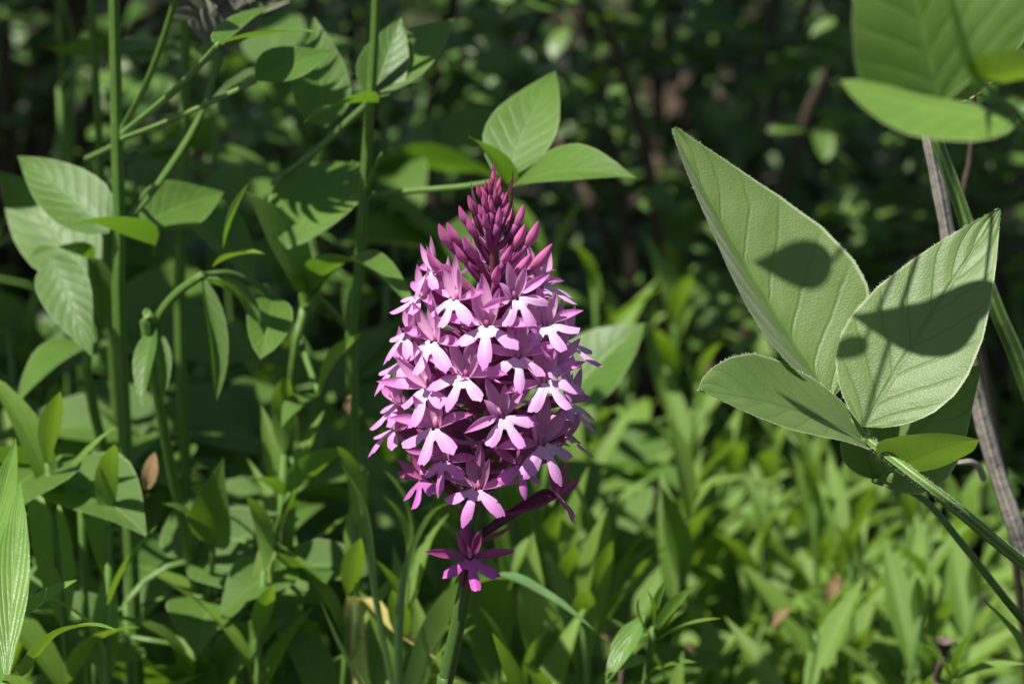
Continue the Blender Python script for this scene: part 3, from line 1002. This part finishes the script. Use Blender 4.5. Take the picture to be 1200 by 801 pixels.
# ------------------------------------------------------------------ lance-leaved herbs at the lower edge
LG = 'lance-leaved herbs'
h1 = plant('lance_leaved_herb', 'herb with long upright spotted lance leaves beside a curling blade', 10, 810, -.01, group=LG, dy=0.0)
main_stem(h1, [(4, 900, -.01), (6, 800, -.01)], .0012, .0008, n=10)
leaf(h1, (8, 790, -.012), (24, 565, .018), 46, (.0, .4, .9), 'lance', .35, .03, 'lance_leaf', .02, nu=8, nv=18)
leaf(h1, (4, 795, -.010), (0, 590, .03), 40, (-.5, .3, .8), 'lance', .35, .03, 'lance_leaf', nu=6, nv=14)
leaf(h1, (-22, 690, .0), (19, 512, .03), 36, (.2, .3, .9), 'lance', .4, .03, 'lance_leaf', nu=6, nv=12)
leaf(h1, (26, 792, -.005), (136, 738, -.02), 30, (.1, .9, .3), 'blade', .35, .12, 'lance_leaf', nu=6, nv=14)
leaf(h1, (14, 730, .01), (90, 679, .015), 28, (-.1, .8, .5), 'lance', .3, .05, 'lance_leaf', nu=6, nv=10)
for bx, by, tx, ty in ((0, 800, -60, 640), (6, 800, 60, 890)):
    leaf(h1, (bx, by, 0), (tx, ty, .02), 34, (0, .6, .6), 'lance', .3, .05, 'lance_leaf')

h2 = plant('lance_leaved_herb', 'young herb shoot with slender ribbed leaves beside a withered brown bud', 758, 810, .045, group=LG)
main_stem(h2, [(750, 880, .045), (757, 800, .045), (766, 735, .043)], .0010, .0006, n=12)
for bx, by, tx, ty, wd, n, kd in ((766, 740, 785, 672, 17, (-.4, .3, .8), 0), (768, 742, 815, 684, 22, (-.3, .3, .9), 0), (766, 752, 846, 724, 20, (-.1, .9, .3), 0),
                                  (760, 770, 708, 790, 26, (-.2, .5, .8), 0), (755, 720, 710, 800, 34, (-.3, .35, .85), 1), (764, 742, 758, 690, 14, (.6, .3, .8), 0),
                                  (758, 790, 818, 776, 24, (0, .9, .35), 0), (764, 745, 748, 700, 15, (-.6, .2, .8), 0), (758, 795, 770, 850, 26, (.1, .5, .8), 0)):
    leaf(h2, (bx, by, .044), (tx, ty, .035), wd, n, 'lance', .4, .04, 'lance_leaf', .02, nu=6, nv=12)
h3 = plant('lance_leaved_herb', 'single arched lance leaf standing close behind the orchid stem', 610, 830, .03, group=LG)
main_stem(h3, [(618, 900, .03), (618, 830, .03)], .0010, .0006, n=8)
leaf(h3, (618, 835, .03), (577, 741, .02), 30, (-.3, .4, .8), 'lance', .4, -.06, 'lance_leaf', nu=6, nv=12)
leaf(h3, (618, 835, .03), (690, 870, .03), 30, (.3, .7, .5), 'lance', .4, .06, 'lance_leaf')
h4 = plant('lance_leaved_herb', 'bright young herb tuft beneath the two trefoil stalks', 1120, 840, .05, group=LG)
main_stem(h4, [(1118, 900, .05), (1116, 800, .05)], .0010, .0006, n=8)
for bx, by, tx, ty, wd in ((1116, 798, 1205, 778, 24), (1114, 800, 1078, 752, 20), (1118, 790, 1150, 735, 24), (1112, 804, 1060, 830, 24)):
    leaf(h4, (bx, by, .05), (tx, ty, .045), wd, (.05, .8, .5), 'lance', .35, .07, 'shoot_leaf', nu=6, nv=10)
wb = plant('withered_bud', 'withered brown flower bud on a short dark stalk under the trefoil stalks', 1105, 790, .07, cat='bud', group=None)
main_stem(wb, [(1094, 850, .07), (1096, 800, .07), (1106, 768, .068)], .0009, .0006, 'brown_twig', n=10)
for k in range(7):
    a = k * 0.9
    obj('sepal', blade('sepal', .0036, .0022, 'lance', .5, .15, mat='withered', nu=2, nv=4), wb,
        rel(wb, frame(P(1106, 768, .068), Vector((math.cos(a) * .6, math.sin(a) * .6, 1)), Vector((-math.cos(a), -math.sin(a), .5)))))
wb2 = plant('withered_bud', 'small grey withered flower bud beside the slender ribbed shoot', 740, 750, .05, cat='bud', group=None)
main_stem(wb2, [(726, 850, .05), (735, 775, .05), (743, 752, .048)], .0008, .0005, 'brown_twig', n=10)
for k in range(6):
    a = k * 1.05
    obj('sepal', blade('sepal', .003, .0018, 'lance', .5, .15, mat='withered', nu=2, nv=4), wb2,
        rel(wb2, frame(P(743, 752, .048), Vector((math.cos(a) * .7, math.sin(a) * .7, 1)), Vector((-math.cos(a), -math.sin(a), .5)))))

# broad leaves low in the shade, left and centre
h5 = plant('broad_leaved_herb', 'low broad-leaved herb with curled sunlit margins in the shade under the trefoils', 240, 840, .09, group='broad-leaved herbs')
main_stem(h5, [(250, 900, .09), (248, 820, .09)], .0010, .0007, n=8)
for bx, by, tx, ty, wd, n in ((232, 815, 268, 708, 44, (-.6, .5, .5)), (250, 815, 335, 725, 90, (-.2, .5, .7)), (250, 640, 262, 535, 60, (0, .4, .9)), (240, 800, 130, 720, 60, (.1, .8, .4)),
                              (250, 640, 190, 590, 44, (-.2, .6, .7)), (340, 575, 412, 525, 46, (0, .9, -.3)), (330, 580, 290, 560, 30, (-.2, .7, .5))):
    leaf(h5, (bx, by, .09), (tx, ty, .08), wd, n, 'ovate', .3, .08, FAR)
petiole(h5, [(250, 820, .09), (246, 720, .095), (250, 640, .09)], .0007, .0005)
petiole(h5, [(250, 800, .09), (300, 680, .095), (340, 577, .09)], .0007, .0005)

# ------------------------------------------------------------------ grass and yellowed blades
gs = plant('grass_tuft', 'tuft of bluish grass blades with one tip turned yellow behind the orchid stem', 470, 720, .06, cat='grass', group=None)


def arch(root, pts, wpx, mat='grass_blade', name='blade'):
    q = [P(*p) for p in pts]
    c = spline(q, 16)
    off = ROOT[root.name]
    vs, uv, fs = [], [], []
    for k, p in enumerate(c):
        t = k / 16
        tg = (c[min(k + 1, 16)] - c[max(0, k - 1)]).normalized()
        sd_ = tg.cross(Vector((0, .4, 1))).normalized()
        nn = sd_.cross(tg)
        hw = prof('blade', t) * wpx * pxs(pts[0][2]) / 2
        for i, s in enumerate((-1, 0, 1)):
            vs.append(p - off + sd_ * s * hw + nn * (abs(s) * hw * .35))
            uv.append((i / 2, t))
    for k in range(16):
        for i in range(2):
            q_ = k * 3 + i
            fs.append((q_, q_ + 1, q_ + 4, q_ + 3))
    return obj(name, mesh(name, vs, fs, uv, mat), root)


arch(gs, [(470, 860, .065), (520, 720, .06), (580, 678, .055), (640, 700, .05), (697, 738, .045)], 42)
arch(gs, [(470, 860, .065), (440, 700, .06), (428, 600, .055), (398, 540, .05)], 9)
arch(gs, [(468, 860, .065), (470, 700, .06), (500, 610, .06), (535, 585, .055)], 12)
arch(gs, [(470, 860, .065), (440, 830, .06), (400, 760, .055), (374, 700, .05)], 8)
arch(gs, [(470, 860, .065), (430, 800, .055), (418, 740, .05), (416, 690, .05)], 9)
yb = plant('withered_grass_leaf', 'withered yellow leaf blade bent down among the grass beside the orchid stem', 470, 800, .08, cat='leaf', group=None)
arch(yb, [(430, 870, .08), (415, 730, .08), (428, 702, .077), (462, 738, .07), (512, 772, .06)], 27, 'yellowed_blade')
arch(yb, [(430, 870, .08), (470, 800, .08), (490, 790, .07), (545, 800, .06)], 12, 'yellowed_blade')
hs = plant('grass_tuft', 'few straight thin grass stems crossing low behind the pink spike', 380, 650, .22, cat='grass', group=None)
for pts in ([(360, 760, .22), (400, 640, .22), (520, 640, .2), (640, 690, .18)], [(360, 760, .22), (470, 640, .2), (600, 672, .18), (700, 690, .17)], [(360, 760, .22), (300, 700, .2), (250, 600, .2)]):
    arch(hs, pts, 9)

# ------------------------------------------------------------------ sunny leafy shoots behind
SG = 'leafy shoots in the sunny undergrowth'
LEAFS = [blade('leaf', 1.0, wd, kd, fo, be, .015, tw, nu=4, nv=8, mat='shoot_leaf', droop=dr_, seed=k)
         for k, (wd, kd, fo, be, tw, dr_) in enumerate(((.21, 'lance', .35, .06, .2, .12), (.18, 'lance', .25, .09, -.3, .2), (.24, 'lance', .4, .04, .1, .05), (.25, 'ellip', .3, .08, -.2, .15)))]


def make_shoot(h, nl, seed, leafl=0.042, stem_r=0.0011):
    rg = random.Random(seed)
    root = thing('leafy_shoot', '', 'plant', (0, 0, 0), SG)
    bx, by = rg.uniform(-.02, .02), rg.uniform(-.02, .02)
    pts = [Vector((0, 0, -.005)), Vector((bx * .4, by * .4, h * .4)), Vector((bx, by, h))]
    tube('stem', pts, taper(stem_r, stem_r * .5), 'soft_stem', root, n=8, sides=6)
    c = spline(pts, 50)
    for k in range(nl):
        t = 0.22 + 0.78 * (k / (nl - 1)) ** 0.85
        p = c[int(t * 50)]
        a = k * 2.399 + rg.uniform(-.3, .3)
        el = 0.35 + 0.9 * t ** 3 + rg.uniform(-.25, .25)
        d = Vector((math.cos(a) * math.cos(el), math.sin(a) * math.cos(el), math.sin(el)))
        l = leafl * (1 - .45 * t ** 5) * rg.uniform(.7, 1.2)
        n = Vector((-math.cos(a) * math.sin(el), -math.sin(a) * math.sin(el), math.cos(el)))
        obj('leaf', LEAFS[rg.randrange(4)], root, frame(p, d, n) @ Matrix.Scale(l, 4))
    return root, h


PROTO = [make_shoot(h, n, i, l) for i, (h, n, l) in enumerate(((.07, 15, .028), (.08, 15, .034), (.11, 18, .030), (.12, 18, .036), (.15, 21, .032), (.17, 21, .038), (.20, 24, .034), (.22, 24, .038)))]
used = set()


def shoot(x, y, h, k, label, group=SG, rz=None):
    k = min(range(8), key=lambda q: abs(PROTO[q][1] - h) + random.uniform(0, .025))
    src, ph = PROTO[k]
    s = h / ph
    if k in used:
        r = src.copy()
        sc.collection.objects.link(r)
        for ch in list(src.children):
            c = ch.copy()
            sc.collection.objects.link(c)
            c.parent = r
    else:
        used.add(k)
        r = src
    r.location = (x, y, 0)
    r.scale = (s, s, s)
    r.rotation_euler = (0, 0, random.uniform(0, 6.28) if rz is None else rz)
    r['label'], r['group'], r['category'] = label, group, 'plant'
    ROOT[r.name] = Vector((x, y, 0))
    return r


L_SUN = 'leafy herb shoot with narrow bright green leaves in the sunny undergrowth behind the orchid'
L_SHADE = 'leafy herb shoot with narrow leaves half in shade under the trefoil stems'
rs = random.Random(11)
TIPS = []
for (x, y, d) in ((735, 300, .30), (700, 330, .33), (770, 360, .34), (750, 420, .28), (800, 430, .36), (720, 480, .26), (790, 500, .30), (840, 470, .40),
                  (700, 560, .24), (760, 570, .26), (820, 560, .30), (880, 600, .32), (930, 600, .34), (985, 575, .30), (1040, 610, .33), (905, 660, .28), (960, 690, .27), (1020, 690, .30),
                  (1080, 640, .36), (1130, 660, .34), (1180, 640, .36), (1160, 720, .28), (1080, 720, .26), (850, 680, .24), (800, 650, .24), (740, 640, .22), (680, 640, .22),
                  (640, 720, .20), (690, 720, .20), (840, 760, .22), (900, 760, .22), (970, 770, .22), (1040, 770, .2), (1190, 780, .2), (600, 640, .26), (540, 720, .22),
                  (1170, 480, .45), (1190, 380, .5), (1120, 470, .5), (1180, 270, .6), (860, 400, .45), (880, 520, .42), (1000, 520, .5), (640, 600, .24), (690, 420, .40), (760, 250, .5)):
    TIPS.append((x, y, d, L_SUN))
for _ in range(26):
    x, y = rs.uniform(640, 1200), rs.uniform(540, 790)
    TIPS.append((x, y, rs.uniform(.16, .36), L_SUN))
for (x, y, d) in ((580, 650, .13), (640, 690, .12), (690, 650, .14), (600, 740, .10), (720, 700, .12), (650, 590, .16), (520, 690, .12), (560, 780, .08), (680, 770, .09), (470, 590, .15), (840, 720, .13), (980, 730, .13), (1050, 700, .15), (900, 790, .1)):
    TIPS.append((x, y, d, L_SUN))
for (x, y, d) in ((120, 500, .08), (225, 560, .09), (300, 600, .085), (385, 640, .08), (50, 560, .09), (440, 600, .1), (265, 500, .12), (20, 660, .05), (200, 660, .08), (40, 470, .2), (100, 560, .18), (30, 620, .16), (150, 640, .18), (90, 690, .14), (200, 480, .22), (170, 520, .2), (290, 520, .22), (330, 620, .2),
                  (400, 600, .22), (380, 660, .2), (450, 560, .24), (300, 700, .18), (440, 470, .26), (30, 350, .24), (60, 420, .22), (20, 270, .2), (480, 640, .2), (330, 760, .15), (180, 750, .14), (400, 780, .15),
                  (290, 440, .3), (350, 500, .3), (120, 440, .3), (440, 400, .35), (230, 620, .2)):
    TIPS.append((x, y, d, L_SHADE))
for k, (x, y, d, lab) in enumerate(TIPS):
    p = P(x + rs.uniform(-8, 8), y, d)
    h = max(.06, min(.27, p.z))
    if lab == L_SUN:
        if y < 545 and x < 880:
            lab, g = 'bright leafy shoot with narrow leaves between the orchid blossoms and the low rounded trefoil leaf', 'shoots between orchid and trefoil'
        elif x > 1060 or y < 545:
            lab, g = 'bright leafy shoot with narrow leaves behind the dead woody stalk and the trefoil stalks', 'shoots behind the dead stalk'
        elif x > 860:
            lab, g = 'bright leafy shoot with narrow leaves in the sunny patch under the ribbed trefoil stalk', 'shoots under the ribbed stalk'
        elif x > 660:
            lab, g = 'bright leafy shoot with narrow leaves beyond the slender ribbed herb shoot', 'shoots beyond the ribbed herb shoot'
        else:
            lab, g = 'leafy shoot with narrow leaves low behind the bare orchid stem', 'shoots behind the orchid stem'
    elif y < 450:
        lab, g = 'shaded leafy shoot with narrow leaves behind the drooping folded trefoil leaves', 'shoots behind the drooping leaves'
    elif x < 160:
        lab, g = 'leafy shoot with narrow leaves beyond the upright spotted lance leaves', 'shoots beyond the spotted lance leaves'
    else:
        lab, g = 'shaded leafy shoot with narrow leaves between the drooping trefoil leaves and the grass tuft', 'shoots between trefoils and grass'
    shoot(p.x, d, h, k, lab, g)
# more of the same on both sides, beyond the frame's edges, and in the depth
L_OUT = 'leafy herb shoot with narrow green leaves at the edge of the meadow clearing'
for k in range(36):
    x = rs.uniform(.16, .6) * rs.choice((-1, 1))
    y = rs.uniform(-.05, .8)
    if abs(x) < .11 + .14 * (y + .5):
        x = math.copysign(.16 + .16 * (y + .5) + rs.uniform(0, .2), x)
    shoot(x, y, rs.uniform(.10, .22), k, L_OUT, 'leafy shoots at the clearing edge')

# ------------------------------------------------------------------ more trefoils in the thicket
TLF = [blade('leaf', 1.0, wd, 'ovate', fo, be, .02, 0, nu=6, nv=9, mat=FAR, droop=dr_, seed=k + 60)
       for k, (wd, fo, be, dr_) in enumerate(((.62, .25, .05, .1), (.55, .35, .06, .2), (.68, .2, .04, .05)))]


def trefoil(x, y, h, seed, label, group, nl=5, lo=.45, L=.038):
    rg = random.Random(seed)
    root = thing('trefoil_plant', label, 'plant', (x, y, 0), group)
    bx, by = rg.uniform(-.015, .015), rg.uniform(-.015, .015)
    pts = [Vector((x, y, -.005)), Vector((x + bx * .5, y + by * .3, h * .5)), Vector((x + bx, y + by, h))]
    tube('stem', pts, taper(.0010, .0006), 'soft_stem', root, n=10, sides=6)
    c = spline(pts, 40)
    for k in range(nl):
        t = lo + (1 - lo) * k / max(1, nl - 1)
        a = k * 2.4 + rg.uniform(-.5, .5) + seed
        d = Vector((math.cos(a), math.sin(a), rg.uniform(.1, .7)))
        M = frame(c[int(t * 40)], d, Vector((-math.cos(a) * .4, -math.sin(a) * .4, 1)))
        pm = rg.uniform(.012, .035)
        vs, fs, uv = tube_data([Vector((0, 0, 0)), Vector((0, pm * .5, .002)), Vector((0, pm, 0))], .0005, n=3, sides=5)
        obj('petiole', mesh('petiole', vs, fs, uv, 'soft_stem'), root, rel(root, M))
        for an in (0, 1.1, -1.1):
            s_ = L * rg.uniform(.8, 1.15)
            obj('leaf', TLF[rg.randrange(3)], root, rel(root, M @ Matrix.Translation((0, pm, 0)) @ Matrix.Rotation(an, 4, 'Z') @ Matrix.Rotation(rg.uniform(-.4, .3), 4, 'X') @ Matrix.Rotation(rg.uniform(-.5, .5), 4, 'Y') @ Matrix.Scale(s_, 4)))


rt = random.Random(5)
for k, (x, y, d) in enumerate(((60, 480, .17), (150, 560, .17), (250, 560, .16), (330, 560, .18), (420, 520, .2), (100, 640, .14), (200, 700, .13), (350, 680, .15), (440, 620, .18), (20, 380, .19), (80, 540, .09), (290, 640, .10), (150, 720, .09),
                               (120, 380, .2), (300, 380, .22), (380, 300, .25), (180, 180, .26), (60, 120, .26), (300, 130, .28), (400, 60, .3), (20, 60, .3), (500, 120, .32), (520, 300, .3), (480, 420, .25), (60, 760, .10), (440, 720, .16), (640, 660, .2), (560, 760, .15))):
    p = P(x, y, d)
    if y < 200:
        lab, g = 'trefoil in the dark thicket behind the tall trefoil stems and the flower head', 'trefoils behind the flower head'
    elif y < 450:
        lab, g = 'shaded trefoil just behind the drooping folded trefoil leaves', 'trefoils behind the drooping leaves'
    elif x > 400:
        lab, g = 'low trefoil with small leaves in the shade around the orchid stem', 'trefoils around the orchid stem'
    elif x < 170:
        lab, g = 'low trefoil with small leaves beside the upright spotted lance leaves', 'trefoils beside the lance leaves'
    else:
        lab, g = 'low trefoil with small leaves beneath the drooping folded leaves', 'trefoils beneath the drooping leaves'
    trefoil(p.x, d, p.z, k, lab, g, nl=4, lo=.55, L=rt.uniform(.019, .029))
L_TALL = 'added tall trefoil in the thicket whose leaves, high up out of view, cast shade'  # plants added so their unseen crowns shade the ground behind
for k, (x, d, h) in enumerate(((-.135, .14, .36), (-.075, .17, .37), (-.18, .18, .37), (-.12, .24, .38), (-.10, .31, .39), (-.17, .32, .40), (-.08, .40, .42), (-.14, .42, .42))):
    trefoil(x, d, h, k + 40, L_TALL, 'added shade-casting trefoils of the thicket', nl=6, lo=.76, L=.036)

# ------------------------------------------------------------------ small-leaved shrub in the dark back
SH = [blade('leaf', 1.0, .52, 'ellip', .2, .06, .02, 0, nu=4, nv=6, mat='shrub_leaf', seed=k) for k in range(2)]


def shrub(x, y, label, seed, nparts, nstuff, hh=0.32, spread=.16, shade_boughs=0):
    rg = random.Random(seed)
    root = thing('small_leaved_shrub', label, 'shrub', (x, y, 0), 'small-leaved shrubs')
    sites = []
    for b_ in range(9):
        a = b_ * 2.4 + rg.uniform(-.4, .4)
        d = Vector((math.cos(a) * spread * rg.uniform(.5, 1.2), math.sin(a) * spread * rg.uniform(.4, .9), hh * rg.uniform(.35, 1)))
        pts = [Vector((rg.uniform(-.008, .008), rg.uniform(-.008, .008), -.005)), d * .35 + Vector((0, 0, .05)), d * .75 + Vector((0, 0, .035)), d]
        vs, fs, uv = tube_data(pts, taper(.0024, .0006), n=10, sides=5, knobs=.1, seed=b_)
        obj('branch', mesh('branch', vs, fs, uv, 'brown_twig'), root)
        c = spline(pts, 40)
        for s in range(10):
            i0 = rg.randrange(8, 40)
            p0 = c[i0]
            dd = Vector((rg.gauss(0, 1), rg.gauss(0, 1), rg.gauss(.2, .7))).normalized() * rg.uniform(.03, .075)
            for q in range(14):
                sites.append((p0 + dd * (q / 13) + Vector((rg.gauss(0, .003), rg.gauss(0, .003), rg.gauss(0, .003))), dd))
    high = []
    for b_ in range(shade_boughs):                          # boughs added above the view, arching up and forward to shade the thicket
        d = Vector((rg.uniform(-.2, .2), rg.uniform(-.34, -.02), rg.uniform(.36, .62)))
        pts = [Vector((rg.uniform(-.008, .008), rg.uniform(-.008, .008), -.005)), Vector((d.x * .3, d.y * .15, d.z * .5)), Vector((d.x * .7, d.y * .6, d.z * .9)), d]
        vs, fs, uv = tube_data(pts, taper(.003, .0007), n=10, sides=5, knobs=.1, seed=b_ + 30)
        obj('branch', mesh('branch', vs, fs, uv, 'brown_twig'), root)
        c = spline(pts, 40)
        for q in range(110):
            high.append(c[rg.randrange(24, 41)] + Vector((rg.gauss(0, .028), rg.gauss(0, .028), rg.gauss(.01, .022))))
    rg.shuffle(sites)
    V, F, U = [], [], []
    base = SH[0]
    bv = [v.co.copy() for v in base.vertices]
    bf = [tuple(p.vertices) for p in base.polygons]
    bu = [(i % 5 / 4, i // 5 / 6) for i in range(len(bv))]
    # those towards the clearing show largest: they are the single leaves
    sites.sort(key=lambda q: q[0].y + rg.uniform(-.03, .03))
    for k, (p, dd) in enumerate(sites[:nparts + nstuff]):
        a = rg.uniform(0, 6.28)
        d = Vector((math.cos(a), math.sin(a), rg.uniform(-.3, .5))) + dd.normalized() * .5
        M = frame(p, d, Vector((rg.gauss(0, .35), rg.gauss(-.15, .35), 1))) @ Matrix.Scale(rg.uniform(.008, .015), 4)
        if k < nparts:
            obj('leaf', SH[k % 2], root, M)
        else:
            q = len(V)
            V += [M @ v for v in bv]
            U += bu
            F += [tuple(i + q for i in f) for f in bf]
    for p in high:
        a = rg.uniform(0, 6.28)
        M = frame(p, Vector((math.cos(a), math.sin(a), rg.uniform(-.3, .4))), Vector((rg.gauss(0, .35), rg.gauss(-.15, .35), 1))) @ Matrix.Scale(rg.uniform(.018, .032), 4)
        q = len(V)
        V += [M @ v for v in bv]
        U += bu
        F += [tuple(i + q for i in f) for f in bf]
    if V:
        o = obj('foliage', mesh('foliage', V, F, U, 'shrub_leaf'), root)
        o['kind'] = 'stuff'


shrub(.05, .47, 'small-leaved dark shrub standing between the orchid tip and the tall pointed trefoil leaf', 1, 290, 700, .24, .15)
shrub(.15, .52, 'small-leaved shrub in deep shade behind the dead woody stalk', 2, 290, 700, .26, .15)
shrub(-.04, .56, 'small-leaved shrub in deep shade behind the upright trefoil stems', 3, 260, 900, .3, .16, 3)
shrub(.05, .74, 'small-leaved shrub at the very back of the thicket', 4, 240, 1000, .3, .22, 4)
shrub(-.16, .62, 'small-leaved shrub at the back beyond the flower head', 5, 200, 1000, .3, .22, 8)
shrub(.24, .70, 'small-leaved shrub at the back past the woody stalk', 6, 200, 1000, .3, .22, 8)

# ------------------------------------------------------------------ ground cover and litter
def scatter(name, label, cat, n, seed, size, mat, zmax, region, wd=.55, kind='ellip', flat=.8):
    rg = random.Random(seed)
    V, F, U = [], [], []
    x0, x1, y0, y1 = region
    for _ in range(n):
        x, y = rg.uniform(x0, x1), rg.uniform(y0, y1)
        z = rg.uniform(.001, zmax)
        a = rg.uniform(0, 6.28)
        L = size * rg.uniform(.6, 1.3)
        M = frame(Vector((x, y, z)), Vector((math.cos(a), math.sin(a), rg.uniform(-.2, .7))), Vector((rg.gauss(0, .4), rg.gauss(0, .4), flat)))
        k = len(V)
        for t, hw in ((0, .05), (.3, .42), (.65, .45), (1, .03)):
            for s in (-1, 0, 1):
                V.append(M @ Vector((s * hw * wd * L, t * L, abs(s) * hw * L * .15 + .12 * L * 4 * t * (1 - t))))
                U.append((s * .5 + .5, t))
        for j in range(3):
            for i in range(2):
                q = k + j * 3 + i
                F.append((q, q + 1, q + 4, q + 3))
    o = obj(name, mesh(name, V, F, U, mat))
    o['kind'] = 'stuff'
    o['label'], o['category'] = label, cat
    return o


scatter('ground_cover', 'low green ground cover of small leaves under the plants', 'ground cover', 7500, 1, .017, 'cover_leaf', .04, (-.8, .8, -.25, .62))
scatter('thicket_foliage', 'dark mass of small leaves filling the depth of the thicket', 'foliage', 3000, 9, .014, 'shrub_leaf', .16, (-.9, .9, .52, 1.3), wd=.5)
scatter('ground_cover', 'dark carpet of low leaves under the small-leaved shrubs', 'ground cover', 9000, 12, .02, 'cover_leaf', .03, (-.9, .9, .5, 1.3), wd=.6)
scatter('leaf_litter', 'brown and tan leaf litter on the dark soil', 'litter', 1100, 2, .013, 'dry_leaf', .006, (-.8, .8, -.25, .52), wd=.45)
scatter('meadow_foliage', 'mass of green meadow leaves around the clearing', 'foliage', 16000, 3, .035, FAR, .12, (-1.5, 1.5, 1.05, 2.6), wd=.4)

DL = blade('dry_leaf', 1.0, .42, 'ellip', .4, .12, .05, .4, nu=4, nv=6, mat='dry_leaf')
for k, (x, y, d, l, lab) in enumerate(((714, 746, .13, 24, 'pale tan dry leaf lying beyond the slender ribbed shoot'),
                                       (885, 765, .15, 22, 'orange-brown dry leaf among the bright shoots'),
                                       (808, 760, .13, 28, 'orange dry leaf beside the withered grey bud'),
                                       (975, 690, .20, 44, 'long rusty dry leaf caught among the bright shoots'),
                                       (915, 725, .17, 40, 'pale straw dry leaf caught among the bright shoots'),
                                       (176, 552, .07, 50, 'orange-brown dry leaf hanging among the shaded stems on the trefoil side'),
                                       (410, 474, .08, 30, 'small yellow dry leaf caught beside the orchid blossoms'),
                                       (480, 700, .13, 26, 'pinkish dry leaf low behind the orchid stem'))):
    p = P(x, y, d)
    p.z = max(p.z, .006)
    sc_ = l * pxs(d)
    a = rs.uniform(0, 3)
    M = frame(p, Vector((math.cos(a), rs.uniform(-.3, .3), math.sin(a))), camv((rs.uniform(-.3, .3), .6, .8))) @ Matrix.Translation((0, -.5 * sc_, 0)) @ Matrix.Scale(sc_, 4)
    o = obj('dry_leaf', DL, None, M)
    o['label'], o['category'], o['group'] = lab, 'leaf', 'dry leaves'
